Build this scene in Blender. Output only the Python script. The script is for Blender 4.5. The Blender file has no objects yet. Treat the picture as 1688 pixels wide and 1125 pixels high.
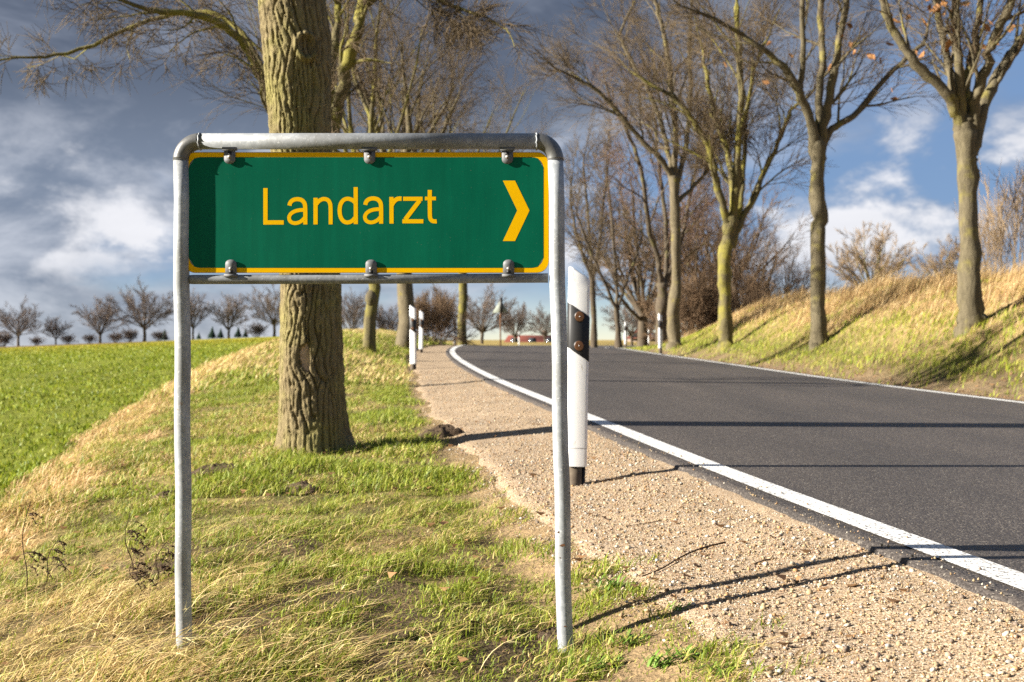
import bpy, bmesh, math, random
import numpy as np
from mathutils import Vector, Matrix

R = math.radians
rng = np.random.RandomState(7)
random.seed(7)
scene = bpy.context.scene
col = scene.collection

# ------------------------------------------------------------------ camera
CZ = 0.655                      # eye height above the road level at the camera
FPX, CX, HY = 2000.0, 844.0, 560.0
cam_d = bpy.data.cameras.new('camera')
cam = bpy.data.objects.new('camera', cam_d); col.objects.link(cam)
cam.location = (0, 0, CZ)
cam.rotation_euler = (R(90) - 2.5 / FPX, 0, 0)
cam_d.sensor_width = 36.0
cam_d.lens = 36.0 * FPX / 1688.0
cam_d.clip_end = 4000
cam_d.dof.use_dof = True
cam_d.dof.focus_distance = 3.25
cam_d.dof.aperture_fstop = 6.3
scene.camera = cam

# ------------------------------------------------------------------ light
SUN_EL, SUN_A = R(22), R(10)    # elevation; shadows run along +x turned 10 degrees away from the camera
world = bpy.data.worlds.new('World'); scene.world = world
world.use_nodes = True
sun_d = bpy.data.lights.new('sun', 'SUN')
sun_d.energy = 5.0; sun_d.angle = R(0.5); sun_d.color = (1.0, 0.94, 0.84)
sun = bpy.data.objects.new('sun', sun_d); col.objects.link(sun)
sdir = Vector((math.cos(SUN_EL) * math.cos(SUN_A), math.cos(SUN_EL) * math.sin(SUN_A), -math.sin(SUN_EL)))
sun.rotation_euler = sdir.to_track_quat('-Z', 'Y').to_euler()
sun.location = (-20, -5, 12)

def build_world():
    nt = world.node_tree; N = nt.nodes; L = nt.links; N.clear()
    def node(t, **k):
        n = N.new(t)
        for a, b in k.items(): setattr(n, a, b)
        return n
    def math_(op, a, b=None, c=None, clamp=False):
        n = node('ShaderNodeMath', operation=op, use_clamp=clamp)
        for i, v in enumerate((a, b, c)):
            if v is None: continue
            if isinstance(v, (int, float)): n.inputs[i].default_value = v
            else: L.new(v, n.inputs[i])
        return n.outputs[0]
    def sstep(x, a, b):
        n = node('ShaderNodeMapRange', interpolation_type='SMOOTHSTEP')
        L.new(x, n.inputs[0]); n.inputs[1].default_value = a; n.inputs[2].default_value = b
        return n.outputs[0]
    def mixc(f, a, b):
        n = node('ShaderNodeMix', data_type='RGBA')
        if isinstance(f, (int, float)): n.inputs[0].default_value = f
        else: L.new(f, n.inputs[0])
        for i, v in ((6, a), (7, b)):
            if isinstance(v, tuple): n.inputs[i].default_value = (*v, 1)
            else: L.new(v, n.inputs[i])
        return n.outputs[2]
    sky = node('ShaderNodeTexSky', sky_type='NISHITA', sun_disc=False)
    sky.sun_elevation = SUN_EL
    sky.sun_rotation = math.atan2(-math.cos(SUN_A), -math.sin(SUN_A)) % (2 * math.pi)
    sky.air_density = 1.0; sky.dust_density = 0.3; sky.ozone_density = 2.5
    bg1 = node('ShaderNodeBackground'); bg1.inputs[1].default_value = 0.05
    sky.altitude = 1500
    tc = node('ShaderNodeTexCoord')
    sep = node('ShaderNodeSeparateXYZ'); L.new(tc.outputs['Generated'], sep.inputs[0])
    x, y, z = sep.outputs
    L.new(mixc(math_('MULTIPLY', sstep(z, -0.03, 0.07), 0.86), sky.outputs[0], (0.95, 1.55, 2.75)), bg1.inputs[0])   # rain-blue veil over the clear sky
    def noise(sx, sz, off, scale, detail, rough, dist=0.0):
        mp = node('ShaderNodeMapping'); L.new(tc.outputs['Generated'], mp.inputs[0])
        mp.inputs['Scale'].default_value = (sx, sx, sz); mp.inputs['Location'].default_value = off
        n = node('ShaderNodeTexNoise'); L.new(mp.outputs[0], n.inputs['Vector'])
        n.inputs['Scale'].default_value = scale; n.inputs['Detail'].default_value = detail
        n.inputs['Roughness'].default_value = rough; n.inputs['Distortion'].default_value = dist
        return n.outputs[0]
    nA = noise(1.0, 3.2, (3.1, 1.7, 0.4), 2.2, 7, 0.55, 0.3)     # banks
    nB = noise(1.0, 1.7, (7.3, 2.2, 5.4), 8.5, 10, 0.58, 0.15)      # puffs
    nC = noise(1.0, 2.4, (1.3, 9.1, 2.2), 4.4, 9, 0.62, 0.35)      # tone inside
    # heavy cloud to the left and overhead, breaking up to the right
    cov = math_('ADD', nA, math_('MULTIPLY', x, -0.55))
    cov = math_('ADD', cov, math_('MULTIPLY', sstep(z, 0.05, 0.30), 0.10))
    covm = sstep(cov, 0.40, 0.56)
    low = math_('SUBTRACT', 1.0, sstep(z, 0.11, 0.245))          # bases darken upwards
    az = math_('ARCTAN2', x, y); el = math_('ARCSINE', z)
    def heap(a0, e0, sa, se):                     # where a heap of cumulus stands
        p = math_('DIVIDE', math_('SUBTRACT', az, R(a0)), R(sa)); q = math_('DIVIDE', math_('SUBTRACT', el, R(e0)), R(se))
        return math_('EXPONENT', math_('MULTIPLY', math_('ADD', math_('MULTIPLY', p, p), math_('MULTIPLY', q, q)), -1.0))
    for hp in ((-19.3, 5.3, 2.4, 1.5), (-23.5, 6.2, 1.4, 1.0), (-21.0, 3.4, 3.0, 0.6), (17.0, 5.3, 4.8, 2.0), (15.0, 4.0, 5.0, 1.8), (22.5, 9.0, 2.4, 1.6), (48, 8, 9, 3.5), (-60, 9, 10, 4), (85, 12, 9, 4), (130, 9, 12, 4), (-110, 8, 10, 4), (-160, 10, 12, 4)):
        nB = math_('ADD', nB, math_('MULTIPLY', heap(*hp), 0.20 if hp[0] > 0 else 0.115))
    nB = math_('SUBTRACT', nB, 0.06)
    puff = sstep(math_('ADD', nB, math_('MULTIPLY', low, 0.06)), 0.50, 0.66)
    puff = math_('MULTIPLY', puff, math_('SUBTRACT', 1.0, sstep(z, 0.14, 0.22)))
    puff = math_('MULTIPLY', puff, sstep(z, 0.02, 0.075))
    dark = mixc(sstep(nC, 0.38, 0.64), (0.078, 0.095, 0.135), (0.20, 0.225, 0.285))
    mid = mixc(sstep(nC, 0.38, 0.60), (0.185, 0.225, 0.30), (0.50, 0.53, 0.60))
    cloud = mixc(low, dark, mid)
    cloud = mixc(math_('MULTIPLY', puff, 0.80), cloud, (0.90, 0.89, 0.91))
    bg2 = node('ShaderNodeBackground'); bg2.inputs[1].default_value = 0.315
    L.new(cloud, bg2.inputs[0])
    fac = math_('MAXIMUM', math_('MULTIPLY', covm, 0.92), math_('MULTIPLY', puff, 0.93))
    fac = math_('MULTIPLY', fac, sstep(z, -0.06, 0.0))
    mx = node('ShaderNodeMixShader'); L.new(fac, mx.inputs[0])
    L.new(bg1.outputs[0], mx.inputs[1]); L.new(bg2.outputs[0], mx.inputs[2])
    out = node('ShaderNodeOutputWorld'); L.new(mx.outputs[0], out.inputs[0])
build_world()

scene.view_settings.view_transform = 'Standard'
scene.view_settings.look = 'None'
scene.view_settings.gamma = 1.0
scene.view_settings.use_curve_mapping = False
scene.view_settings.exposure = 1.9
scene.render.engine = 'CYCLES'
scene.cycles.use_denoising = False
scene.cycles.max_bounces = 6
scene.cycles.transparent_max_bounces = 4

# ------------------------------------------------------------------ helpers
def px(x, y, d):
    """a point seen in direction (x, y) of the photograph at distance d along the view"""
    return np.array([(x - CX) * d / FPX, d, CZ - (y - HY) * d / FPX])

_lat = {}
def vnoise(x, y, seed=0):
    if seed not in _lat: _lat[seed] = np.random.RandomState(1000 + seed).rand(257, 257)
    t = _lat[seed]
    xi = np.floor(x).astype(int); yi = np.floor(y).astype(int)
    fx = x - xi; fy = y - yi
    fx = fx * fx * (3 - 2 * fx); fy = fy * fy * (3 - 2 * fy)
    a = xi % 256; b = yi % 256; a1 = (xi + 1) % 256; b1 = (yi + 1) % 256
    return (t[a, b] * (1 - fx) + t[a1, b] * fx) * (1 - fy) + (t[a, b1] * (1 - fx) + t[a1, b1] * fx) * fy
def fbm(x, y, seed=0, o=3):
    s = 0; a = 0.5; n = 0
    for k in range(o):
        s = s + a * vnoise(x * 2 ** k + 17.3 * k, y * 2 ** k + 5.1 * k, seed + k); n += a; a *= 0.5
    return s / n
def ss(x, a, b):
    t = np.clip((np.asarray(x, float) - a) / (b - a), 0, 1)
    return t * t * (3 - 2 * t)
def spline(tab):
    """smooth curve through a table, sampled densely then read by interpolation"""
    X = np.array([p[0] for p in tab], float); Y = np.array([p[1] for p in tab], float)
    m = np.gradient(Y, X)
    xs = np.linspace(X[0], X[-1], 4000); i = np.clip(np.searchsorted(X, xs) - 1, 0, len(X) - 2)
    hh = X[i + 1] - X[i]; t = (xs - X[i]) / hh
    ys = ((2*t**3 - 3*t**2 + 1) * Y[i] + (t**3 - 2*t**2 + t) * hh * m[i] + (-2*t**3 + 3*t**2) * Y[i + 1] + (t**3 - t**2) * hh * m[i + 1])
    return lambda v: np.interp(v, xs, ys)

class MB:
    """collects vertices, quads and triangles; builds one mesh object"""
    def __init__(self): self.v = []; self.q = []; self.t = []; self.n = 0; self.c = []
    def add(self, V, Q=None, T=None, C=None):
        V = np.asarray(V, float).reshape(-1, 3)
        if Q is not None and len(Q): self.q.append(np.asarray(Q, int).reshape(-1, 4) + self.n)
        if T is not None and len(T): self.t.append(np.asarray(T, int).reshape(-1, 3) + self.n)
        self.v.append(V); self.n += len(V)
        if C is not None: self.c.append(np.broadcast_to(np.asarray(C, float), (len(V), 3)))
        return self
    def mesh(self, name, mat=None, smooth=False, origin=(0, 0, 0)):
        V = np.concatenate(self.v) - np.asarray(origin, float)
        Q = np.concatenate(self.q) if self.q else np.zeros((0, 4), int)
        T = np.concatenate(self.t) if self.t else np.zeros((0, 3), int)
        me = bpy.data.meshes.new(name)
        me.vertices.add(len(V)); me.vertices.foreach_set('co', V.astype(np.float32).ravel())
        me.loops.add(len(Q) * 4 + len(T) * 3)
        me.loops.foreach_set('vertex_index', np.concatenate([Q.ravel(), T.ravel()]).astype(np.int32))
        me.polygons.add(len(Q) + len(T))
        st = np.concatenate([np.arange(len(Q)) * 4, len(Q) * 4 + np.arange(len(T)) * 3]).astype(np.int32)
        me.polygons.foreach_set('loop_start', st)
        if smooth: me.polygons.foreach_set('use_smooth', np.ones(len(Q) + len(T), bool))
        me.update(calc_edges=True)
        if self.c:
            C = np.concatenate(self.c); C4 = np.ones((len(C), 4), np.float32); C4[:, :3] = C
            at = me.color_attributes.new('Col', 'FLOAT_COLOR', 'POINT'); at.data.foreach_set('color', C4.ravel())
        if mat is not None: me.materials.append(mat)
        return me
    def obj(self, name, mat=None, parent=None, smooth=False, origin=None):
        if origin is None: origin = tuple(parent.location) if parent is not None and parent.type == 'EMPTY' else (0, 0, 0)
        me = self.mesh(name, mat, smooth, origin)
        o = bpy.data.objects.new(name, me); col.objects.link(o)
        if parent is not None: o.parent = parent
        else: o.location = origin
        return o

def tag(o, label=None, cat=None, group=None, kind=None):
    if label: o['label'] = label
    if cat: o['category'] = cat
    if group: o['group'] = group
    if kind: o['kind'] = kind
    return o
def empty(name, loc, label=None, cat=None, group=None):
    o = bpy.data.objects.new(name, None); col.objects.link(o)
    o.location = tuple(float(v) for v in loc); o.empty_display_size = 0.1
    return tag(o, label, cat, group)
def sub(mb, name, mat, parent, root, smooth=False):
    """a sub-part: mesh given in world coordinates, parent sits at the root's origin"""
    o = mb.obj(name, mat, None, smooth, origin=tuple(root.location)); o.location = (0, 0, 0); o.parent = parent
    return o

def tube(mb, pts, rad, sides=8, cap=True, C=None):
    P = np.asarray(pts, float); n = len(P); rad = np.asarray(rad, float)
    if rad.ndim < 2: rad = np.broadcast_to(rad.reshape(-1, 1), (n, 1))
    T = np.empty_like(P); T[1:-1] = P[2:] - P[:-2]; T[0] = P[1] - P[0]; T[-1] = P[-1] - P[-2]
    T /= np.linalg.norm(T, axis=1)[:, None] + 1e-12
    ref = np.array([0.0, 0.0, 1.0]) if abs(T[0][2]) < 0.9 else np.array([1.0, 0.0, 0.0])
    U = T[:, [1, 2, 0]] * ref[[2, 0, 1]] - T[:, [2, 0, 1]] * ref[[1, 2, 0]]; U /= np.linalg.norm(U, axis=1)[:, None] + 1e-12
    W = T[:, [1, 2, 0]] * U[:, [2, 0, 1]] - T[:, [2, 0, 1]] * U[:, [1, 2, 0]]
    a = np.arange(sides) * 2 * np.pi / sides
    V = P[:, None, :] + rad[:, :, None] * (np.cos(a)[None, :, None] * U[:, None, :] + np.sin(a)[None, :, None] * W[:, None, :])
    k = np.arange(sides); k1 = (k + 1) % sides
    b = (np.arange(n - 1) * sides)[:, None]
    Q = np.stack([b + k, b + k1, b + sides + k1, b + sides + k], -1).reshape(-1, 4)
    V = V.reshape(-1, 3); Tr = None
    if cap:
        V = np.concatenate([V, P[:1], P[-1:]]); m = n * sides
        Tr = np.concatenate([np.stack([np.full(sides, m), k1, k], -1), np.stack([np.full(sides, m + 1), (n - 1) * sides + k, (n - 1) * sides + k1], -1)])
    mb.add(V, Q, Tr, C)
    return mb
def box(mb, lo, hi):
    x0, y0, z0 = lo; x1, y1, z1 = hi
    V = [(x0,y0,z0),(x1,y0,z0),(x1,y1,z0),(x0,y1,z0),(x0,y0,z1),(x1,y0,z1),(x1,y1,z1),(x0,y1,z1)]
    mb.add(V, [(0,3,2,1),(4,5,6,7),(0,1,5,4),(1,2,6,5),(2,3,7,6),(3,0,4,7)]); return mb
def prism(mb, poly, y0, y1):
    """a polygon in the x-z plane given thickness along y (fan from its centre: star-shaped outlines)"""
    P = np.asarray(poly, float); n = len(P); c = P.mean(0)
    V = [(p[0], y0, p[1]) for p in P] + [(p[0], y1, p[1]) for p in P] + [(c[0], y0, c[1]), (c[0], y1, c[1])]
    T = []; Q = []
    for i in range(n):
        j = (i + 1) % n
        T += [(2 * n, i, j), (2 * n + 1, n + j, n + i)]; Q.append((i, n + i, n + j, j))
    mb.add(V, Q, T); return mb

# ------------------------------------------------------------------ materials
class Mat:
    def __init__(self, name, rough=0.7, spec=0.3, metal=0.0):
        self.m = bpy.data.materials.new(name); self.m.use_nodes = True
        self.nt = self.m.node_tree; self.N = self.nt.nodes; self.L = self.nt.links
        self.b = self.N['Principled BSDF']; self.out = self.N['Material Output']
        self.b.inputs['Roughness'].default_value = rough
        self.b.inputs['Specular IOR Level'].default_value = spec
        self.b.inputs['Metallic'].default_value = metal
        self.tc = self.N.new('ShaderNodeTexCoord')
    def noise(self, scale, detail=4, rough=0.55, stretch=(1, 1, 1), dist=0, off=(0, 0, 0)):
        mp = self.N.new('ShaderNodeMapping'); self.L.new(self.tc.outputs['Object'], mp.inputs[0])
        mp.inputs['Scale'].default_value = stretch; mp.inputs['Location'].default_value = off
        n = self.N.new('ShaderNodeTexNoise'); self.L.new(mp.outputs[0], n.inputs['Vector'])
        n.inputs['Scale'].default_value = scale; n.inputs['Detail'].default_value = detail
        n.inputs['Roughness'].default_value = rough; n.inputs['Distortion'].default_value = dist
        return n.outputs[0]
    def voronoi(self, scale, out='Color', feature='F1'):
        n = self.N.new('ShaderNodeTexVoronoi'); n.feature = feature
        self.L.new(self.tc.outputs['Object'], n.inputs['Vector']); n.inputs['Scale'].default_value = scale
        return n.outputs[out]
    def attr(self, name='Col'):
        n = self.N.new('ShaderNodeAttribute'); n.attribute_name = name; return n.outputs['Color']
    def ramp(self, f, stops, interp='LINEAR'):
        n = self.N.new('ShaderNodeValToRGB'); self.L.new(f, n.inputs[0]); n.color_ramp.interpolation = interp
        e = n.color_ramp.elements
        while len(e) < len(stops): e.new(0.5)
        for i, (p, c) in enumerate(stops):
            e[i].position = p; e[i].color = (*c, 1) if len(c) == 3 else c
        return n.outputs[0]
    def mix(self, f, a, b, mode='MIX'):
        n = self.N.new('ShaderNodeMix'); n.data_type = 'RGBA'; n.blend_type = mode
        if isinstance(f, (int, float)): n.inputs[0].default_value = f
        else: self.L.new(f, n.inputs[0])
        for i, v in ((6, a), (7, b)):
            if isinstance(v, tuple): n.inputs[i].default_value = (*v, 1)
            else: self.L.new(v, n.inputs[i])
        return n.outputs[2]
    def step(self, x, a, b):
        n = self.N.new('ShaderNodeMapRange'); n.interpolation_type = 'SMOOTHSTEP'; self.L.new(x, n.inputs[0])
        n.inputs[1].default_value = a; n.inputs[2].default_value = b; return n.outputs[0]
    k = 0.70                                     # one scale for all pigment values below
    def base(self, c):
        if self.k != 1.0 and not isinstance(c, tuple): c = self.mix(1.0, c, (self.k,) * 3, 'MULTIPLY')
        if isinstance(c, tuple): self.b.inputs['Base Color'].default_value = (*c, 1)
        else: self.L.new(c, self.b.inputs['Base Color'])
        return self
    def rough(self, f): self.L.new(f, self.b.inputs['Roughness']); return self
    def bump(self, f, strength, dist):
        n = self.N.new('ShaderNodeBump'); self.L.new(f, n.inputs['Height'])
        n.inputs['Strength'].default_value = strength; n.inputs['Distance'].default_value = dist
        if self.b.inputs['Normal'].is_linked: self.L.new(self.b.inputs['Normal'].links[0].from_socket, n.inputs['Normal'])
        self.L.new(n.outputs[0], self.b.inputs['Normal']); return self
    def translucent(self, c, f):
        t = self.N.new('ShaderNodeBsdfTranslucent'); self.L.new(c, t.inputs[0])
        mx = self.N.new('ShaderNodeMixShader'); mx.inputs[0].default_value = f
        self.L.new(self.b.outputs[0], mx.inputs[1]); self.L.new(t.outputs[0], mx.inputs[2])
        self.L.new(mx.outputs[0], self.out.inputs[0]); return self

def plain(name, c, rough=0.6, spec=0.3, metal=0.0, var=0.15, scale=30):
    m = Mat(name, rough, spec, metal)
    n = m.noise(scale, 4)
    m.base(m.mix(m.step(n, 0.3, 0.7), tuple(v * (1 - var) for v in c), tuple(min(1, v * (1 + var)) for v in c)))
    return m.m

def mat_film(name, c):
    m = Mat(name, 0.45, 0.08); st = m.noise(7, 5, 0.6, (6, 1, 0.5)); cl = m.noise(3.0, 4, 0.55); sp = m.noise(220, 3, 0.6)
    k = m.mix(1.0, m.ramp(st, [(0.3, (0.90,)*3), (0.7, (1.10,)*3)]), m.ramp(cl, [(0.3, (0.86,)*3), (0.7, (1.14,)*3)]), 'MULTIPLY')
    q = m.mix(1.0, k, c, 'MULTIPLY')
    q = m.mix(m.step(sp, 0.68, 0.76), q, m.mix(0.35, q, (0.30, 0.27, 0.22)))     # specks of road dirt
    m.base(q); m.rough(m.ramp(cl, [(0.3, (0.36,)*3), (0.7, (0.55,)*3)])); return m.m
def mat_blade():
    m = Mat('grass_blades', 0.55, 0.25); m.k = 1.0; c = m.attr(); m.base(c); m.translucent(c, 0.35); return m.m
def mat_ground():
    m = Mat('soil_and_turf', 0.95, 0.1); m.k = 0.9; c = m.attr()
    n = m.noise(9, 6, 0.65); n2 = m.noise(60, 4, 0.6)
    c = m.mix(1.0, c, m.ramp(n, [(0.25, (0.62, 0.62, 0.62)), (0.75, (1.35, 1.3, 1.2))]), 'MULTIPLY')
    c = m.mix(1.0, c, m.ramp(n2, [(0.25, (0.7, 0.7, 0.7)), (0.75, (1.3, 1.3, 1.3))]), 'MULTIPLY')
    m.base(c); m.bump(n2, 0.8, 0.02); m.bump(n, 0.5, 0.05); return m.m
def mat_gravel():
    m = Mat('gravel', 0.9, 0.2); m.k = 0.76
    v = m.voronoi(230, 'Color'); d = m.voronoi(230, 'Distance'); n = m.noise(2.2, 4)
    sep = m.N.new('ShaderNodeSeparateColor'); m.L.new(v, sep.inputs[0])
    c = m.ramp(sep.outputs[0], [(0.0, (0.17, 0.115, 0.065)), (0.25, (0.34, 0.24, 0.15)), (0.6, (0.45, 0.325, 0.21)), (0.85, (0.62, 0.52, 0.38)), (1.0, (0.16, 0.11, 0.075))])
    c = m.mix(1.0, c, m.ramp(n, [(0.3, (0.82, 0.8, 0.78)), (0.7, (1.12, 1.1, 1.06))]), 'MULTIPLY')
    m.base(c); inv = m.ramp(d, [(0, (1, 1, 1)), (0.9, (0, 0, 0))]); m.bump(inv, 0.5, 0.003); m.bump(m.noise(30, 4), 0.3, 0.008); return m.m
def mat_stone():
    m = Mat('pebbles', 0.75, 0.3); m.k = 0.78; c = m.attr()
    n = m.noise(120, 3); m.base(m.mix(1.0, c, m.ramp(n, [(0.3, (0.85, 0.85, 0.85)), (0.7, (1.12, 1.12, 1.12))]), 'MULTIPLY')); return m.m
def mat_asphalt():
    m = Mat('asphalt', 0.62, 0.4)
    v = m.voronoi(160, 'Color'); sep = m.N.new('ShaderNodeSeparateColor'); m.L.new(v, sep.inputs[0])
    d = m.voronoi(160, 'Distance')
    c = m.ramp(sep.outputs[0], [(0, (0.046, 0.038, 0.034)), (0.6, (0.080, 0.067, 0.060)), (0.9, (0.12, 0.103, 0.09)), (1, (0.27, 0.24, 0.20))])
    n = m.noise(1.1, 5, 0.6, (1, 0.35, 1)); n2 = m.noise(1.0, 4, 0.6, (1.3, 0.10, 1), 0.3)
    c = m.mix(1.0, c, m.ramp(n, [(0.3, (0.82, 0.82, 0.82)), (0.7, (1.18, 1.16, 1.13))]), 'MULTIPLY')
    c = m.mix(1.0, c, m.ramp(n2, [(0.32, (0.82, 0.82, 0.82)), (0.68, (1.2, 1.18, 1.15))]), 'MULTIPLY')
    m.base(c); inv = m.ramp(d, [(0, (1, 1, 1)), (0.8, (0, 0, 0))]); m.bump(inv, 0.6, 0.003); return m.m
def mat_line():
    m = Mat('road_paint', 0.6, 0.3); m.k = 0.92
    n = m.noise(85, 2, 0.6); n2 = m.noise(6, 3)
    f = m.step(n, 0.535, 0.585)
    c = m.mix(f, (0.80, 0.79, 0.76), (0.16, 0.15, 0.14))
    c = m.mix(m.step(n2, 0.4, 0.75), c, m.mix(0.25, c, (0.45, 0.42, 0.37)))
    m.base(c); m.bump(n, 0.4, 0.003); return m.m
def mat_galv(name='galvanised_steel', q=1.0, metal=0.25):
    m = Mat(name, 0.48, 0.35, metal); m.k = 0.82
    v = m.voronoi(95, 'Color'); sep = m.N.new('ShaderNodeSeparateColor'); m.L.new(v, sep.inputs[0])
    n = m.noise(14, 5, 0.65, (1, 1, 0.35)); n2 = m.noise(160, 3)
    c = m.ramp(sep.outputs[0], [(0, tuple(q * v for v in (0.31, 0.33, 0.35))), (1, tuple(q * v for v in (0.43, 0.45, 0.47)))])
    c = m.mix(m.step(n, 0.40, 0.66), c, tuple(q * v for v in (0.255, 0.26, 0.255)))
    c = m.mix(m.step(n2, 0.60, 0.70), c, tuple(q * v for v in (0.52, 0.53, 0.53)))
    c = m.mix(m.step(m.noise(9, 6, 0.7, (1, 1, 1), 0, (4, 2, 8)), 0.66, 0.74), c, (0.26, 0.20, 0.15))
    m.base(c); m.rough(m.ramp(n, [(0.3, (0.50,)*3), (0.7, (0.72,)*3)])); m.bump(n2, 0.12, 0.002); return m.m
def mat_bark(name, a, b, lichen, f0, f1, scale=22, bump=0.02):
    m = Mat(name, 0.9, 0.15); m.k = 0.88 if name == 'bark_rough' else 0.74
    n = m.noise(scale, 6, 0.65, (1, 1, 0.22), 0.6); n2 = m.noise(2.6, 5, 0.6); n3 = m.noise(90, 4, 0.6, (1, 1, 0.5))
    c = m.ramp(n, [(0.3, a), (0.7, b)])
    c = m.mix(m.step(n2, f0, f1), c, m.mix(0.75, c, lichen))
    c = m.mix(1.0, c, m.ramp(n3, [(0.25, (0.75,)*3), (0.75, (1.25,)*3)]), 'MULTIPLY')
    m.base(c); m.bump(n, 0.8, bump); m.bump(n3, 0.4, bump * 0.25); return m.m

M = {}
M['blade'] = mat_blade(); M['ground'] = mat_ground(); M['gravel'] = mat_gravel(); M['stone'] = mat_stone()
M['asphalt'] = mat_asphalt(); M['line'] = mat_line(); M['galv'] = mat_galv(); M['galv_dull'] = mat_galv('galvanised_steel_dull', 0.64, 0.08)
M['bark_big'] = mat_bark('bark_rough', (0.13, 0.098, 0.05), (0.25, 0.20, 0.105), (0.24, 0.215, 0.07), 0.42, 0.68, 34, 0.03)
M['bark'] = mat_bark('bark_olive', (0.095, 0.078, 0.040), (0.19, 0.16, 0.08), (0.26, 0.23, 0.04), 0.42, 0.62)
M['bark_grey'] = mat_bark('bark_grey', (0.105, 0.082, 0.048), (0.21, 0.175, 0.11), (0.31, 0.26, 0.045), 0.55, 0.70)
M['bark_moss'] = mat_bark('bark_mossy', (0.085, 0.070, 0.042), (0.18, 0.150, 0.092), (0.25, 0.215, 0.05), 0.52, 0.70)
M['bark_dark'] = mat_bark('bark_dark', (0.075, 0.058, 0.042), (0.14, 0.11, 0.075), (0.18, 0.16, 0.06), 0.55, 0.7)
M['twig'] = plain('twigs_brown', (0.15, 0.108, 0.062), 0.85, 0.15, 0, 0.3, 2)
M['twig_pale'] = plain('twigs_pale', (0.34, 0.24, 0.14), 0.85, 0.15, 0, 0.25, 2)
M['twig_red'] = plain('twigs_reddish', (0.20, 0.125, 0.085), 0.85, 0.15, 0, 0.3, 1)
M['twig_far'] = plain('twigs_far', (0.20, 0.155, 0.13), 0.9, 0.1, 0, 0.3, 0.6)  # paler twigs for distant crowns: atmospheric haze put into the colour
M['twig_bush'] = plain('twigs_bush', (0.19, 0.125, 0.075), 0.9, 0.1, 0, 0.3, 1.5)
M['green'] = mat_film('sign_green', (0.0, 0.125, 0.068))
M['yellow'] = plain('sign_yellow', (1.0, 0.545, 0.0), 0.5, 0.05, 0, 0.04, 8)
M['alu'] = plain('sign_back_aluminium', (0.55, 0.56, 0.57), 0.45, 0.5, 0.5, 0.08, 12)
M['clip'] = plain('clip_steel', (0.16, 0.162, 0.165), 0.6, 0.3, 0.1, 0.2, 60)
M['bolt'] = plain('bolt_steel', (0.27, 0.25, 0.22), 0.5, 0.4, 0.3, 0.25, 90)
M['rust'] = plain('rust', (0.20, 0.10, 0.05), 0.9, 0.2, 0, 0.3, 80)
M['black'] = plain('black_plastic', (0.016, 0.015, 0.015), 0.5, 0.3, 0, 0.2, 15)
M['amber'] = plain('amber_reflector', (0.13, 0.055, 0.02), 0.4, 0.4, 0, 0.15, 200)
M['leaf_dead'] = plain('dead_leaf', (0.36, 0.17, 0.06), 0.7, 0.2, 0, 0.35, 8)
M['weed'] = plain('dried_weed_brown', (0.085, 0.055, 0.035), 0.9, 0.1, 0, 0.3, 60)
M['roof'] = plain('roof_tiles_red', (0.24, 0.068, 0.045), 0.8, 0.2, 0, 0.2, 3)
M['brick'] = plain('house_wall', (0.30, 0.22, 0.18), 0.85, 0.2, 0, 0.15, 3)
M['glass'] = plain('window_glass', (0.05, 0.06, 0.07), 0.1, 0.5, 0, 0.05, 3)
M['conifer'] = plain('conifer_needles', (0.022, 0.042, 0.028), 0.9, 0.1, 0, 0.3, 2)
M['sapwood'] = plain('sapwood', (0.66, 0.47, 0.32), 0.85, 0.15, 0, 0.2, 25)
def _white():
    m = Mat('white_plastic', 0.42, 0.4); m.k = 0.85
    n = m.noise(5, 5, 0.6, (1, 1, 0.4)); n2 = m.noise(40, 5, 0.7, (1, 1, 0.25))
    c = m.mix(m.step(n, 0.45, 0.8), (0.80, 0.80, 0.80), (0.70, 0.69, 0.67))
    c = m.mix(m.step(n2, 0.60, 0.74), c, (0.50, 0.46, 0.38)); m.base(c); return m.m
M['white'] = _white()
def _soil():
    m = Mat('dark_soil', 0.98, 0.05); n = m.noise(50, 5, 0.65)
    m.base(m.ramp(n, [(0.3, (0.055, 0.038, 0.026)), (0.7, (0.17, 0.12, 0.08))])); m.bump(n, 0.9, 0.012); return m.m
M['soil'] = _soil()
def _sock():
    m = Mat('post_socket', 0.85, 0.2); n = m.noise(30, 5, 0.65)
    m.base(m.ramp(n, [(0.3, (0.09, 0.065, 0.045)), (0.7, (0.20, 0.16, 0.115))])); return m.m
M['socket'] = _sock()

# ------------------------------------------------------------------ lie of the land
xl = spline([(-40, 8.6), (-10, 3.55), (0, 1.80), (3.23, 1.27), (5.02, 1.0), (7.94, 0.62), (10.1, 0.348), (13, -0.02), (18.7, -0.63),
             (24, -1.1), (30.5, -1.5), (36, -1.65), (42, -1.62), (50, -1.3), (60, -0.7), (70, 0.1), (80, 1.3), (100, 5), (130, 14), (190, 40)])
wr = spline([(-40, 4.6), (0, 4.62), (11.5, 4.72), (16.3, 4.84), (22.2, 5.1), (36.8, 5.3), (80, 5.3), (190, 6)])
zr = spline([(-40, -1.15), (-10, -0.78), (0, -0.655), (15, -0.4675), (31, -0.267), (37, -0.213), (42, -0.195), (48, -0.225), (55, -0.29), (70, -0.36), (80, -0.4), (120, -0.6), (190, -0.9)])
CROSS = 0.02
def pf(tab):
    X = [p[0] for p in tab]; Y = [p[1] for p in tab]
    return lambda u: np.interp(u, X, Y)
near_p = pf([(0, -0.03), (0.1, -0.025), (0.3, -0.042), (0.5, -0.075), (0.9, -0.13), (1.1, -0.205), (1.5, -0.205), (2.2, -0.205), (3.5, -0.42), (5, -0.55), (8, -0.6)])
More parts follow.
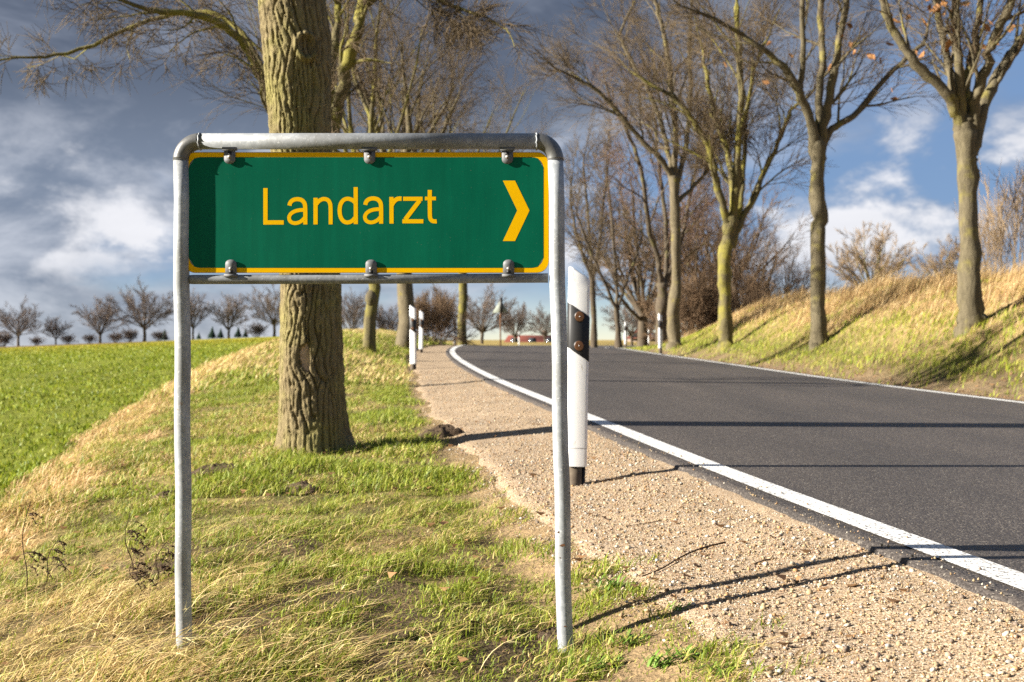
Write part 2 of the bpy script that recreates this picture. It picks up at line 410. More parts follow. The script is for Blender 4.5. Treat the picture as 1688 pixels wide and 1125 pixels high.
mid_p = pf([(0, -0.03), (0.1, -0.03), (0.3, -0.045), (0.5, -0.06), (0.9, -0.09), (1.1, -0.11), (1.5, -0.125), (2.2, -0.16), (3.9, -0.36), (5, -0.45), (8, -0.5)])
far_p = pf([(0, -0.03), (0.2, -0.04), (0.9, -0.02), (1.4, 0.12), (2.0, 0.34), (2.8, 0.47), (3.5, 0.36), (4.3, 0.08), (6, 0.0)])
ub = pf([(0, 3.2), (5, 3.4), (7, 3.5), (12, 3.95), (19, 4.2), (30, 4.3), (60, 4.3)])      # where the field begins
bank_p = pf([(0, -0.03), (0.2, -0.05), (0.5, -0.03), (0.9, 0.12), (1.4, 0.34), (2.0, 0.74), (3.0, 1.22), (4.0, 1.46), (5.0, 1.58), (7, 1.62), (12, 1.6)])
def g_edge(d): return 0.92 + 0.16 * np.exp(-((d - 10) / 5.0) ** 2) + 0.22 * (fbm(d * 1.3, d * 0 + 3.3, 11, 3) - 0.5)
def ground(x, d, rough=True):
    """terrain height (world z) and the distances left / right of the road's edge lines"""
    x = np.asarray(x, float); d = np.asarray(d, float)
    u = xl(d) - x; v = x - (xl(d) + wr(d)); z0 = zr(d)
    t1 = ss(d, 4, 8); t2 = ss(d, 9, 27)
    dl = near_p(u) * (1 - t1) + mid_p(u) * t1
    dl = dl * (1 - t2) + far_p(u) * t2
    zl = z0 + dl
    zf = -0.409 + 0.037 * x + 0.01188 * np.minimum(d, 185) - 0.66 * (1 - ss(d, 2, 30)) - 0.012 * np.maximum(d - 185, 0)
    zf = np.maximum(zf, -9)
    zfar = np.interp(d, [0, 50, 80, 120, 200, 700], [-0.3, -0.34, -0.42, -0.42, -0.32, -0.32])
    w = ss(x / np.maximum(d, 1), -0.19, -0.11) * ss(d, 36, 62)
    zf = zf * (1 - w) + zfar * w
    wv = ss(u, 3.5, 5.2)
    zleft = zl * (1 - wv) + zf * wv
    zleft = zleft * (1 - ss(d, 45, 62) * (1 - wv)) + (np.minimum(zfar, z0 - 0.05)) * ss(d, 45, 62) * (1 - wv)
    bt = 1 - ss(d, 31, 47)
    zb = z0 - CROSS * wr(d) + bank_p(v) * bt + (1 - bt) * (-0.05)
    zb = zb * (1 - ss(v, 6, 20) * (1 - bt)) + zfar * ss(v, 6, 20) * (1 - bt)
    zroad = z0 - CROSS * np.maximum(-u, 0) - 0.06
    z = np.where(u > 0, zleft, np.where(v > 0, zb, zroad))
    if rough:
        amp = np.where(u > 0, ss(u, 0.75, 1.3), np.where(v > 0, ss(v, 0.3, 1.2), 0))
        s = 1 - 0.7 * ss(d, 60, 120)
        z = z + amp * s * (0.075 * (fbm(x * 0.9, d * 0.9, 21, 3) - 0.5) + 0.055 * (fbm(x * 4.5, d * 4.5, 31, 2) - 0.5) * (1 - 0.5 * ss(d, 12, 25)))
        z = z + np.where(v > 0, ss(v, 1.2, 3.5) * bt * 0.62 * (fbm(x * 0.55, d * 0.45, 41, 3) - 0.5), 0)
    return z + CZ, u, v
def gz(x, d): return float(ground(np.array([x]), np.array([d]))[0][0])

def lerp3(a, b, t): return np.asarray(a) * (1 - t[..., None]) + np.asarray(b) * t[..., None]

def make_ground():
    ang = np.concatenate([np.arange(-180, -34, 2.5), np.arange(-34, 36, 0.28), np.arange(36, 180, 2.5)]) * np.pi / 180
    r = 0.4 * 1.036 ** np.arange(0, 222)
    A, Rr = np.meshgrid(ang, r)
    X = Rr * np.sin(A); Y = Rr * np.cos(A)
    Z, u, v = ground(X, Y)
    na, nr = len(ang), len(r)
    V = np.stack([X, Y, Z], -1).reshape(-1, 3)
    V = np.concatenate([V, [[0, 0, gz(0.0, 0.0)]]])
    i = np.arange(nr - 1)[:, None] * na; k = np.arange(na); k1 = (k + 1) % na
    Q = np.stack([i + k, i + na + k, i + na + k1, i + k1], -1).reshape(-1, 4)
    T = np.stack([np.full(na, len(V) - 1), k, k1], -1)
    n1 = fbm(X * 0.5, Y * 0.5, 51, 3); n2 = fbm(X * 2.0, Y * 2.0, 61, 3)
    soil = (0.085, 0.062, 0.036); straw = (0.30, 0.215, 0.10); turf = (0.11, 0.125, 0.028); crop = (0.18, 0.21, 0.022)
    C = lerp3(soil, turf, ss(n1, 0.3, 0.6)); C = C * 0.4 + lerp3(soil, straw, ss(n2, 0.35, 0.65)) * 0.6
    ue = u - ub(Y); fld = ss(ue, 0.0, 0.35) * (u > 0)
    cf = lerp3((0.15, 0.165, 0.03), crop, ss(Y, 8, 40)); cf = lerp3(crop, (0.10, 0.105, 0.035), ss(n1, 0.55, 0.8) * 0.5) * 0.5 + cf * 0.5
    cf = cf * (1 - ss(Y, 60, 150)[..., None]) + np.array((0.29, 0.275, 0.03)) * ss(Y, 60, 150)[..., None]  # far field brightened to yellow-green: grazing light put into the colour
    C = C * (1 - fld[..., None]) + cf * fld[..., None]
    strip = ss(ue, -0.45, -0.2) * (1 - ss(ue, 0.05, 0.3)) * (Y < 55) * (u > 0)
    C = C * (1 - strip[..., None]) + np.array((0.40, 0.28, 0.13)) * strip[..., None]
    brn = ss(Y, 128, 135) * (1 - ss(X / np.maximum(Y, 1), -0.33, -0.25))
    C = C * (1 - brn[..., None]) + np.array((0.17, 0.115, 0.055)) * brn[..., None]
    bk = ss(v, 1.2, 2.2) * (v > 0)
    C = C * (1 - bk[..., None]) + np.array((0.33, 0.235, 0.115)) * bk[..., None]
    lit = (v > 0) * (1 - ss(v, 0.5, 1.1))
    C = C * (1 - lit[..., None]) + np.array((0.20, 0.145, 0.09)) * lit[..., None]
    ge = ss(u, 0.4, 0.7) * (1 - ss(u, 1.0, 1.25)) * (Y < 50)
    C = C * (1 - 0.8 * ge[..., None]) + np.array((0.29, 0.205, 0.115)) * 0.8 * ge[..., None]
    far = ss(Y, 52, 70) * ss(X / np.maximum(np.abs(Y), 1), -0.15, -0.08)
    C = C * (1 - far[..., None]) + np.array((0.33, 0.25, 0.09)) * far[..., None]
    mb = MB(); mb.add(V, Q, T, np.concatenate([C.reshape(-1, 3), [[0.2, 0.17, 0.06]]]))
    tag(mb.obj('ground', M['ground'], None, True), kind='structure')
make_ground()

def strip(name, mat, dd, offs, dz, frame='l', kind='structure', smooth=True, skirt=0.0, jag=0.0):
    """a sheet along the road: offs are lateral offsets from the left edge line (or functions of distance)"""
    rows = []
    for o in offs:
        ov = o(dd) if callable(o) else np.full(len(dd), float(o))
        if jag and (o is offs[0] or o is offs[-1]): ov = ov + jag * (fbm(dd * 9, dd * 0 + ov[0] * 7, 71, 3) - 0.5)
        rows.append(ov)
    O = np.stack(rows, 1)
    X = xl(dd)[:, None] + O
    D = np.repeat(dd[:, None], O.shape[1], 1)
    Z = dz(X, D, O)
    n, m = O.shape
    V = np.stack([X, D, Z], -1)
    if skirt:
        a = V[:, :1].copy(); a[..., 2] -= skirt; a[..., 0] -= 0.03
        b = V[:, -1:].copy(); b[..., 2] -= skirt; b[..., 0] += 0.03
        V = np.concatenate([a, V, b], 1); m += 2
    i = np.arange(n - 1)[:, None] * m; k = np.arange(m - 1)
    Q = np.stack([i + k, i + k + 1, i + m + k + 1, i + m + k], -1).reshape(-1, 4)
    mb = MB().add(V.reshape(-1, 3), Q)
    return tag(mb.obj(name, mat, None, smooth), kind=kind)
dd_r = np.concatenate([np.arange(-30, 0, 1.0), np.arange(0, 12, 0.08), np.arange(12, 60, 0.4), np.arange(60, 185, 2.0)])
def road_z(X, D, O): return zr(D) - CROSS * O + CZ
ROAD_L = -0.155
strip('road', M['asphalt'], dd_r, [lambda d: ROAD_L + 0 * d, -0.1, 0.5, lambda d: wr(d) * 0.25, lambda d: wr(d) * 0.5, lambda d: wr(d) * 0.75, lambda d: wr(d), lambda d: wr(d) + 0.16], road_z, skirt=0.07, jag=0.05)
strip('road_edge_line', M['line'], dd_r, [-0.062, 0.062], lambda X, D, O: road_z(X, D, O) + 0.004, jag=0.006)
strip('road_edge_line', M['line'], dd_r, [lambda d: wr(d) - 0.06, lambda d: wr(d) + 0.06], lambda X, D, O: road_z(X, D, O) + 0.004, jag=0.006)
dd_g = np.concatenate([np.arange(0.2, 14, 0.035), np.arange(14, 48, 0.2)])
def grav_z(X, D, O):
    z = ground(X, D, False)[0]
    f = np.linspace(0, 1, O.shape[1])[None, :]
    bump = 0.022 * (fbm(X * 3.5, D * 3.5, 81, 3) - 0.5)
    edge = -0.045 * ss(f, 0.80, 1.0)
    return np.maximum(z, ground(X, D)[0] - 0.004) + 0.008 + bump * (f > 0.05) + edge + 0.012 * (1 - f)
gofs = [(lambda d, f=f: -0.135 - 0.03 * fbm(d * 3.0, d * 0 + 8.8, 83, 3) - f * (g_edge(d) + 0.05 - 0.14)) for f in np.linspace(0, 1, 22)]
strip('gravel_shoulder', M['gravel'], dd_g, gofs, grav_z)

# ------------------------------------------------------------------ grass, crop, pebbles (uncountable)
def in_view(x, d, mx=0.45, pad=0.5): return np.abs(x) < d * mx + pad
def blades(name, X, D, H, Wd, lean, leandir, C, bend=0.5, zoff=0.0, droop=0.0):
    Z = ground(X, D)[0] - 0.006 + zoff
    n = len(X); a = rng.rand(n) * 2 * np.pi
    wx = np.cos(a) * Wd * 0.5; wy = np.sin(a) * Wd * 0.5
    lx = np.cos(leandir) * np.sin(lean); ly = np.sin(leandir) * np.sin(lean); lz = np.cos(lean)
    b = np.stack([X, D, Z], -1); w = np.stack([wx, wy, 0 * wx], -1)
    m = b + np.stack([lx * H * 0.5 * (1 - bend * 0.5), ly * H * 0.5 * (1 - bend * 0.5), lz * H * 0.56], -1)
    t = b + np.stack([lx * H * (1 + bend * 0.4), ly * H * (1 + bend * 0.4), lz * H * (1 - bend * 0.22) - droop * H], -1)
    V = np.stack([b - w, b + w, m + w * 0.8, m - w * 0.8, t], 1)
    i = (np.arange(n) * 5)[:, None]
    Q = i + np.array([[0, 1, 2, 3]]); T = i + np.array([[3, 2, 4]])
    CC = np.repeat(C[:, None, :], 5, 1)
    mb = MB().add(V.reshape(-1, 3), Q, T, CC.reshape(-1, 3))
    return mb.obj(name, M['blade'])
GREEN = np.array([(0.19, 0.235, 0.022), (0.25, 0.29, 0.032), (0.32, 0.33, 0.05), (0.13, 0.18, 0.018)])
STRAW = np.array([(0.56, 0.41, 0.18), (0.70, 0.54, 0.27), (0.46, 0.33, 0.13), (0.30, 0.185, 0.085), (0.55, 0.46, 0.15), (0.64, 0.50, 0.22)])
def colors(p_straw):
    n = len(p_straw)
    g = GREEN[rng.randint(0, len(GREEN), n)]; s = STRAW[rng.randint(0, len(STRAW), n)]
    c = np.where((rng.rand(n) < p_straw)[:, None], s, g)
    return c * (0.75 + 0.5 * rng.rand(n, 1))
def sample(n, d0, d1, power, xf):
    """random points with density falling with distance; xf gives the lateral range"""
    t = rng.rand(n); D = (d0 ** power + t * (d1 ** power - d0 ** power)) ** (1 / power)
    a, b = xf(D); X = a + rng.rand(n) * (b - a); return X, D
def grass_near():
    X, D = sample(230000, 1.9, 6.4, 1.0, lambda D: (-0.47 * D - 0.5, xl(D) - 0.55))
    u = xl(D) - X; e = g_edge(D)
    pn = fbm(X * 1.6, D * 1.6, 91, 3); p2 = fbm(X * 6, D * 6, 95, 2); p3 = fbm(X * 14, D * 14, 97, 2)
    keep = rng.rand(len(X)) < ss(u - e + 0.34 * (p2 - 0.5) + 0.10 * (1 - ss(D, 3.0, 3.8)), -0.10, 0.08) * (0.30 + 0.70 * ss(p2 * 0.6 + p3 * 0.4 + 0.30 * (pn - 0.5), 0.32, 0.48)) * 0.74
    X, D, u, pn, p2, p3 = X[keep], D[keep], u[keep], pn[keep], p2[keep], p3[keep]
    ps = 0.15 + 0.50 * ss(pn, 0.42, 0.66) + 0.28 * ss(u, 1.5, 2.6) * (1 - ss(D, 4.0, 5.6)) - 0.28 * (1 - ss(u, 1.1, 1.8)) + 0.5 * (p3 - 0.5)
    ps = np.clip(ps, 0.08, 0.86)
    n = len(X); C = colors(ps); st = C[:, 0] > C[:, 1] * 1.08
    tus = ss(p2, 0.42, 0.68)                                    # tussocks stand up, hollows lie flat
    H = (0.022 + 0.050 * rng.rand(n) ** 1.5) * (0.55 + 0.9 * tus) * (0.75 + 0.25 * ss(u, 0.95, 1.4)) * (1 - 0.3 * ss(D, 4.5, 6))
    H = np.where(st, H * 1.5, H)
    lean = np.where(st, R(42) + R(46) * rng.rand(n), R(10) + R(58) * rng.rand(n))
    flow = 6.28 * fbm(X * 2.2 + 7, D * 2.2, 99, 2) - 3.0
    ld = np.where(rng.rand(n) < 0.65, 0.55 * flow + rng.randn(n) * 0.5, rng.rand(n) * 6.28)
    tag(blades('verge_grass', X, D, H, 0.0020 + 0.0028 * rng.rand(n), lean, ld, C, 0.7), 'mixed green and straw-coloured grass of the near verge', 'grass', kind='stuff')
def grass_mid():
    X, D = sample(190000, 6.0, 15, 0.7, lambda D: (np.maximum(-0.46 * D - 0.4, xl(D) - ub(D) - 0.1), xl(D) - 0.7))
    u = xl(D) - X; e = g_edge(D)
    pn = fbm(X * 0.9, D * 0.9, 101, 3); p2 = fbm(X * 3, D * 3, 105, 2)
    keep = rng.rand(len(X)) < ss(u - e + 0.3 * (p2 - 0.5), 0.0, 0.2) * (0.35 + 0.65 * ss(p2, 0.3, 0.5)) * 0.72
    X, D, u, pn = X[keep], D[keep], u[keep], pn[keep]; n = len(X)
    ps = np.clip(0.12 + 0.55 * ss(pn, 0.38, 0.62) + 0.6 * ss(u - ub(D), -0.4, -0.1), 0.10, 0.93)
    C = colors(ps); st = C[:, 0] > C[:, 1]
    H = (0.020 + 0.050 * rng.rand(n)) * (0.6 + 0.8 * ss(p2[keep], 0.4, 0.65)) * (1 + 0.9 * ss(u - ub(D), -0.4, -0.1))
    tag(blades('verge_grass', X, D, H, 0.004 + 0.004 * rng.rand(n), np.where(st, R(35) + R(40) * rng.rand(n), R(8) + R(35) * rng.rand(n)), np.where(rng.rand(n) < 0.6, rng.randn(n) * 0.7, rng.rand(n) * 6.28), C, 0.6),
        'short yellow-green grass around the foot of the big trunk', 'grass', kind='stuff')
def grass_far():
    X, D = sample(46000, 14.5, 50, 0.6, lambda D: (xl(D) - ub(D) - 0.2, xl(D) - 0.72))
    u = xl(D) - X; pn = fbm(X * 0.7, D * 0.5, 111, 3)
    keep = (rng.rand(len(X)) < ss(u - g_edge(D), 0, 0.25)) & in_view(X, D, 0.45, 0.6)
    X, D, u, pn = X[keep], D[keep], u[keep], pn[keep]; n = len(X)
    ps = np.clip(0.15 + 0.5 * ss(pn, 0.42, 0.62) + 0.6 * ss(u - ub(D), -0.8, -0.3) + 0.35 * ss(D, 20, 30) * ss(u, 1.5, 2.5), 0.05, 0.93)
    C = colors(ps); H = (0.06 + 0.08 * rng.rand(n)) * (1 + 0.8 * ss(u - ub(D), -0.8, -0.3))
    tag(blades('verge_grass', X, D, H, 0.010 + 0.012 * rng.rand(n), R(15) + R(50) * rng.rand(n), rng.randn(n) * 0.8, C, 0.6), 'grass on the low mound beside the far guide posts', 'grass', kind='stuff')
def field_crop():
    X, D = sample(105000, 6, 120, 0.42, lambda D: (-0.47 * D - 0.6, xl(D) - ub(D)))
    u = xl(D) - X
    pn = fbm(X * 0.6, D * 0.6, 121, 3)
    keep = (X < xl(D) - ub(D)) & (rng.rand(len(X)) < ss(u - ub(D) + 0.5 * (pn - 0.5), 0.05, 0.4)) & (rng.rand(len(X)) < 0.45 + 0.55 * ss(pn, 0.3, 0.5)) & (X / D < -0.12)
    ru = u - ub(D); tr = np.minimum(np.abs(ru - 3.0), np.abs(ru - 4.8)); keep &= (rng.rand(len(X)) < 0.25 + 0.75 * ss(tr, 0.12, 0.3)) & (rng.rand(len(X)) < 0.62 + 0.38 * np.sin(ru * 2 * np.pi / 0.28))
    X, D, pn = X[keep], D[keep], pn[keep]; n = len(X)
    G = np.array([(0.17, 0.225, 0.018), (0.22, 0.265, 0.022), (0.29, 0.30, 0.03), (0.12, 0.165, 0.012)])
    C = G[rng.randint(0, 4, n)] * (0.75 + 0.5 * rng.rand(n, 1))
    yl = ss(D, 25, 90)[:, None]; C = C * (1 - yl) + (C * np.array((1.5, 1.12, 0.9))) * yl  # distant blades yellower and brighter, grazing light painted into their colour
    H = 0.035 + 0.05 * rng.rand(n)
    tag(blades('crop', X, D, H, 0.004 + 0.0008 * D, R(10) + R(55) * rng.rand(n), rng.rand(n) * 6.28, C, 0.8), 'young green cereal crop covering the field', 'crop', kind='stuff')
def bank_grass():
    X, D = sample(150000, 8.5, 50, 0.8, lambda D: (xl(D) + wr(D) + 0.35, xl(D) + wr(D) + 8.0))
    v = X - xl(D) - wr(D)
    keep = in_view(X, D, 0.46, 1.2) & (D < 49)
    X, D, v = X[keep], D[keep], v[keep]
    pn = fbm(X * 0.7, D * 0.7, 131, 3); p2 = fbm(X * 2.2, D * 2.2, 135, 2)
    bare = (1 - ss(v, 0.5, 1.3)) * 0.75 + 0.35 * ss(p2, 0.55, 0.7) * (1 - ss(v, 1.5, 2.5))
    keep = rng.rand(len(X)) > bare
    X, D, v, pn = X[keep], D[keep], v[keep], pn[keep]; n = len(X)
    up = ss(v + 2.2 * (pn - 0.5), 1.5, 2.9)
    ps = np.clip(0.13 + 0.78 * up, 0, 0.95) * (1 - 0.75 * ss(p2[keep], 0.56, 0.68))
    S = np.array([(0.50, 0.35, 0.16), (0.60, 0.45, 0.23), (0.42, 0.28, 0.12), (0.30, 0.18, 0.08)])
    C = colors(ps); st = C[:, 0] > C[:, 1]
    C = np.where(st[:, None], S[rng.randint(0, 4, n)] * (0.75 + 0.45 * rng.rand(n, 1)), C * np.array((1.05, 1.0, 0.9)))
    H = np.where(st, 0.12 + 0.42 * rng.rand(n) ** 1.6 * up * (0.5 + ss(pn, 0.4, 0.6)), 0.07 + 0.09 * rng.rand(n))
    tag(blades('bank_grass', X, D, H, 0.006 + 0.008 * rng.rand(n), np.where(st, R(25) + R(50) * rng.rand(n), R(10) + R(40) * rng.rand(n)), rng.randn(n) * 0.6 + 0.2, C, 0.7),
        'long dry golden grass and green tussocks on the roadside bank', 'grass', kind='stuff')
def edge_straw():
    X, D = sample(34000, 5.0, 40, 0.5, lambda D: (xl(D) - ub(D) - 0.4, xl(D) - ub(D) + 0.75))
    u = xl(D) - X; pn = fbm(X * 1.2, D * 0.9, 141, 3)
    keep = in_view(X, D, 0.46, 0.6) & (rng.rand(len(X)) < ss(u - ub(D) + 0.9 * (pn - 0.5), -0.42, -0.15) * (1 - ss(u - ub(D) + 0.5 * (pn - 0.5), 0.1, 0.35)))
    X, D = X[keep], D[keep]; n = len(X)
    S = np.array([(0.58, 0.40, 0.19), (0.50, 0.33, 0.15), (0.64, 0.48, 0.24)])
    C = S[rng.randint(0, 3, n)] * (0.75 + 0.45 * rng.rand(n, 1))
    tag(blades('field_edge_grass', X, D, 0.045 + 0.085 * rng.rand(n), 0.003 + 0.0006 * D, R(25) + R(50) * rng.rand(n), rng.randn(n) * 0.6, C, 0.7), 'band of dry tan grass along the edge of the green field', 'grass', kind='stuff')
def tall_straw():
    mb = MB(); N = 1700
    X, D = sample(N * 2, 2.3, 5.2, 1.0, lambda D: (-0.47 * D - 0.4, xl(D) - 1.35))
    u = xl(D) - X; pn = fbm(X * 1.3 + 4, D * 1.3, 151, 3)
    keep = rng.rand(len(X)) < ss(u + 1.2 * (pn - 0.5), 1.6, 2.5) * (1 - 0.85 * ss(D, 3.5, 4.9)) * ss(pn, 0.34, 0.5)
    X, D = X[keep], D[keep]; Z = ground(X, D)[0]
    for x, d, z in zip(X, D, Z):
        h = random.uniform(0.10, 0.27); ln = R(random.gauss(48, 13)); az = random.gauss(0.1, 0.5)
        dirv = np.array([math.cos(az) * math.sin(ln), math.sin(az) * math.sin(ln), math.cos(ln)])
        s = np.linspace(0, 1, 5)[:, None]
        P = np.array([x, d, z]) + dirv * h * s + np.array([math.cos(az), math.sin(az), -0.9]) * h * 0.28 * s ** 2.4
        w = np.array([random.gauss(0, 1), random.gauss(0, 1), 0.3]); w /= np.linalg.norm(w); r = random.uniform(0.0007, 0.0013)
        rad = np.array([1, 0.95, 0.85, 0.7, 0.4])[:, None] * r
        V = np.concatenate([P - w * rad, P + w * rad]); k = np.arange(4)
        c = STRAW[random.randint(0, 4)] * random.uniform(0.85, 1.2)
        mb.add(V, np.stack([k, k + 5, k + 6, k + 1], -1), None, c)
        if random.random() < 0.45:                       # seed head: a few thin awns spreading from the tip
            tip = P[-1]; td = P[-1] - P[-2]; td /= np.linalg.norm(td)
            for q in range(5):
                o = tip - td * h * 0.05 * q; e = o + (td + np.random.randn(3) * 0.35) * random.uniform(0.02, 0.05)
                ww = np.cross(td, np.random.randn(3)); ww /= np.linalg.norm(ww) + 1e-9
                mb.add([o - ww * 0.0008, o + ww * 0.0008, e], None, [(0, 1, 2)], np.minimum(c * 1.15, 0.8))
    tag(mb.obj('tall_straw', M['blade']), 'tall bleached grass stems leaning to the right in the foreground', 'grass', kind='stuff')
grass_near(); grass_mid(); grass_far(); field_crop(); bank_grass(); edge_straw(); tall_straw()

def pebbles():
    t = (1 + 5 ** 0.5) / 2
    ico = np.array([(-1,t,0),(1,t,0),(-1,-t,0),(1,-t,0),(0,-1,t),(0,1,t),(0,-1,-t),(0,1,-t),(t,0,-1),(t,0,1),(-t,0,-1),(-t,0,1)], float); ico /= np.linalg.norm(ico[0])
    icf = np.array([(0,11,5),(0,5,1),(0,1,7),(0,7,10),(0,10,11),(1,5,9),(5,11,4),(11,10,2),(10,7,6),(7,1,8),(3,9,4),(3,4,2),(3,2,6),(3,6,8),(3,8,9),(4,9,5),(2,4,11),(6,2,10),(8,6,7),(9,8,1)])
    oc = np.array([(1,0,0),(-1,0,0),(0,1,0),(0,-1,0),(0,0,1),(0,0,-1)], float)
    of = np.array([(0,2,4),(2,1,4),(1,3,4),(3,0,4),(2,0,5),(1,2,5),(3,1,5),(0,3,5)])
    PAL = np.array([(0.20, 0.15, 0.11), (0.42, 0.38, 0.33), (0.42, 0.30, 0.165), (0.50, 0.37, 0.22), (0.35, 0.235, 0.12), (0.58, 0.49, 0.36), (0.44, 0.25, 0.11), (0.26, 0.19, 0.13), (0.64, 0.58, 0.47), (0.47, 0.31, 0.21), (0.38, 0.28, 0.16), (0.46, 0.34, 0.19)])
    def make(n, d0, d1, s0, s1, base, faces, pw=1.0):
        X, D = sample(n, d0, d1, pw, lambda D: (xl(D) - g_edge(D) - 0.12, xl(D) - 0.17))
        u = xl(D) - X
        keep = (rng.rand(n) < 1 - 0.92 * ss(u - g_edge(D), -0.04, 0.10)) & (np.abs(X) < 0.46 * D + 0.3)
        X, D = X[keep], D[keep]; n = len(X)
        uu = u[keep]; Z = ground(X, D, False)[0]; Z = np.maximum(np.maximum(Z, ground(X, D)[0] - 0.004) + 0.010 + 0.012 * (1 - (uu - 0.14) / 0.85) - 0.045 * ss((uu - 0.14) / (g_edge(D) - 0.09), 0.8, 1.0), ground(X, D)[0]) + 0.022 * (fbm(X * 3.5, D * 3.5, 81, 3) - 0.5)
        S = s0 + (s1 - s0) * rng.rand(n) ** 4.0
        sc = S[:, None] * (0.65 + 0.6 * rng.rand(n, 3)); sc[:, 2] *= 0.65
        a = rng.rand(n) * 6.28; ca, sa = np.cos(a), np.sin(a)
        B = base[None] * (0.82 + 0.36 * rng.rand(n, len(base), 1)) * sc[:, None, :]
        tilt = (rng.rand(n) - 0.5) * 0.9
        Bz = B[..., 2] + B[..., 0] * tilt[:, None]
        Bx = B[..., 0] * ca[:, None] - B[..., 1] * sa[:, None]; By = B[..., 0] * sa[:, None] + B[..., 1] * ca[:, None]
        V = np.stack([Bx + X[:, None], By + D[:, None], Bz + (Z + sc[:, 2] * 0.25)[:, None]], -1)
        F = (np.arange(n) * len(base))[:, None, None] + faces[None]
        C = PAL[rng.randint(0, len(PAL), n)] * (0.75 + 0.4 * rng.rand(n, 1))
        return V.reshape(-1, 3), F.reshape(-1, 3), np.repeat(C, len(base), 0)
    mb = MB()
    for a in ((8500, 2.2, 6.5, 0.0026, 0.0092, ico, icf), (38000, 2.2, 7.5, 0.0018, 0.0042, oc, of), (8000, 6, 18, 0.004, 0.010, oc, of, 0.6)):
        V, F, C = make(*a); mb.add(V, None, F, C)
    n = 480; D = 2.4 + 7.5 * rng.rand(n) ** 1.6; uu = 0.15 - 0.16 * rng.rand(n) ** 2.2 ; X = xl(D) - uu; S = 0.0016 + 0.004 * rng.rand(n) ** 3
    Z = zr(D) + CROSS * uu + CZ + 0.004; C = PAL[rng.randint(0, len(PAL), n)] * 0.8
    V = oc[None] * (0.8 + 0.4 * rng.rand(n, 6, 1)) * S[:, None, None] + np.stack([X, D, Z + S * 0.4], -1)[:, None, :]
    mb.add(V.reshape(-1, 3), None, ((np.arange(n) * 6)[:, None, None] + of[None]).reshape(-1, 3), np.repeat(C, 6, 0))
    tag(mb.obj('gravel_pebbles', M['stone'], None, True), 'loose tan and pale pebbles on the gravel shoulder', 'gravel', kind='stuff')
pebbles()

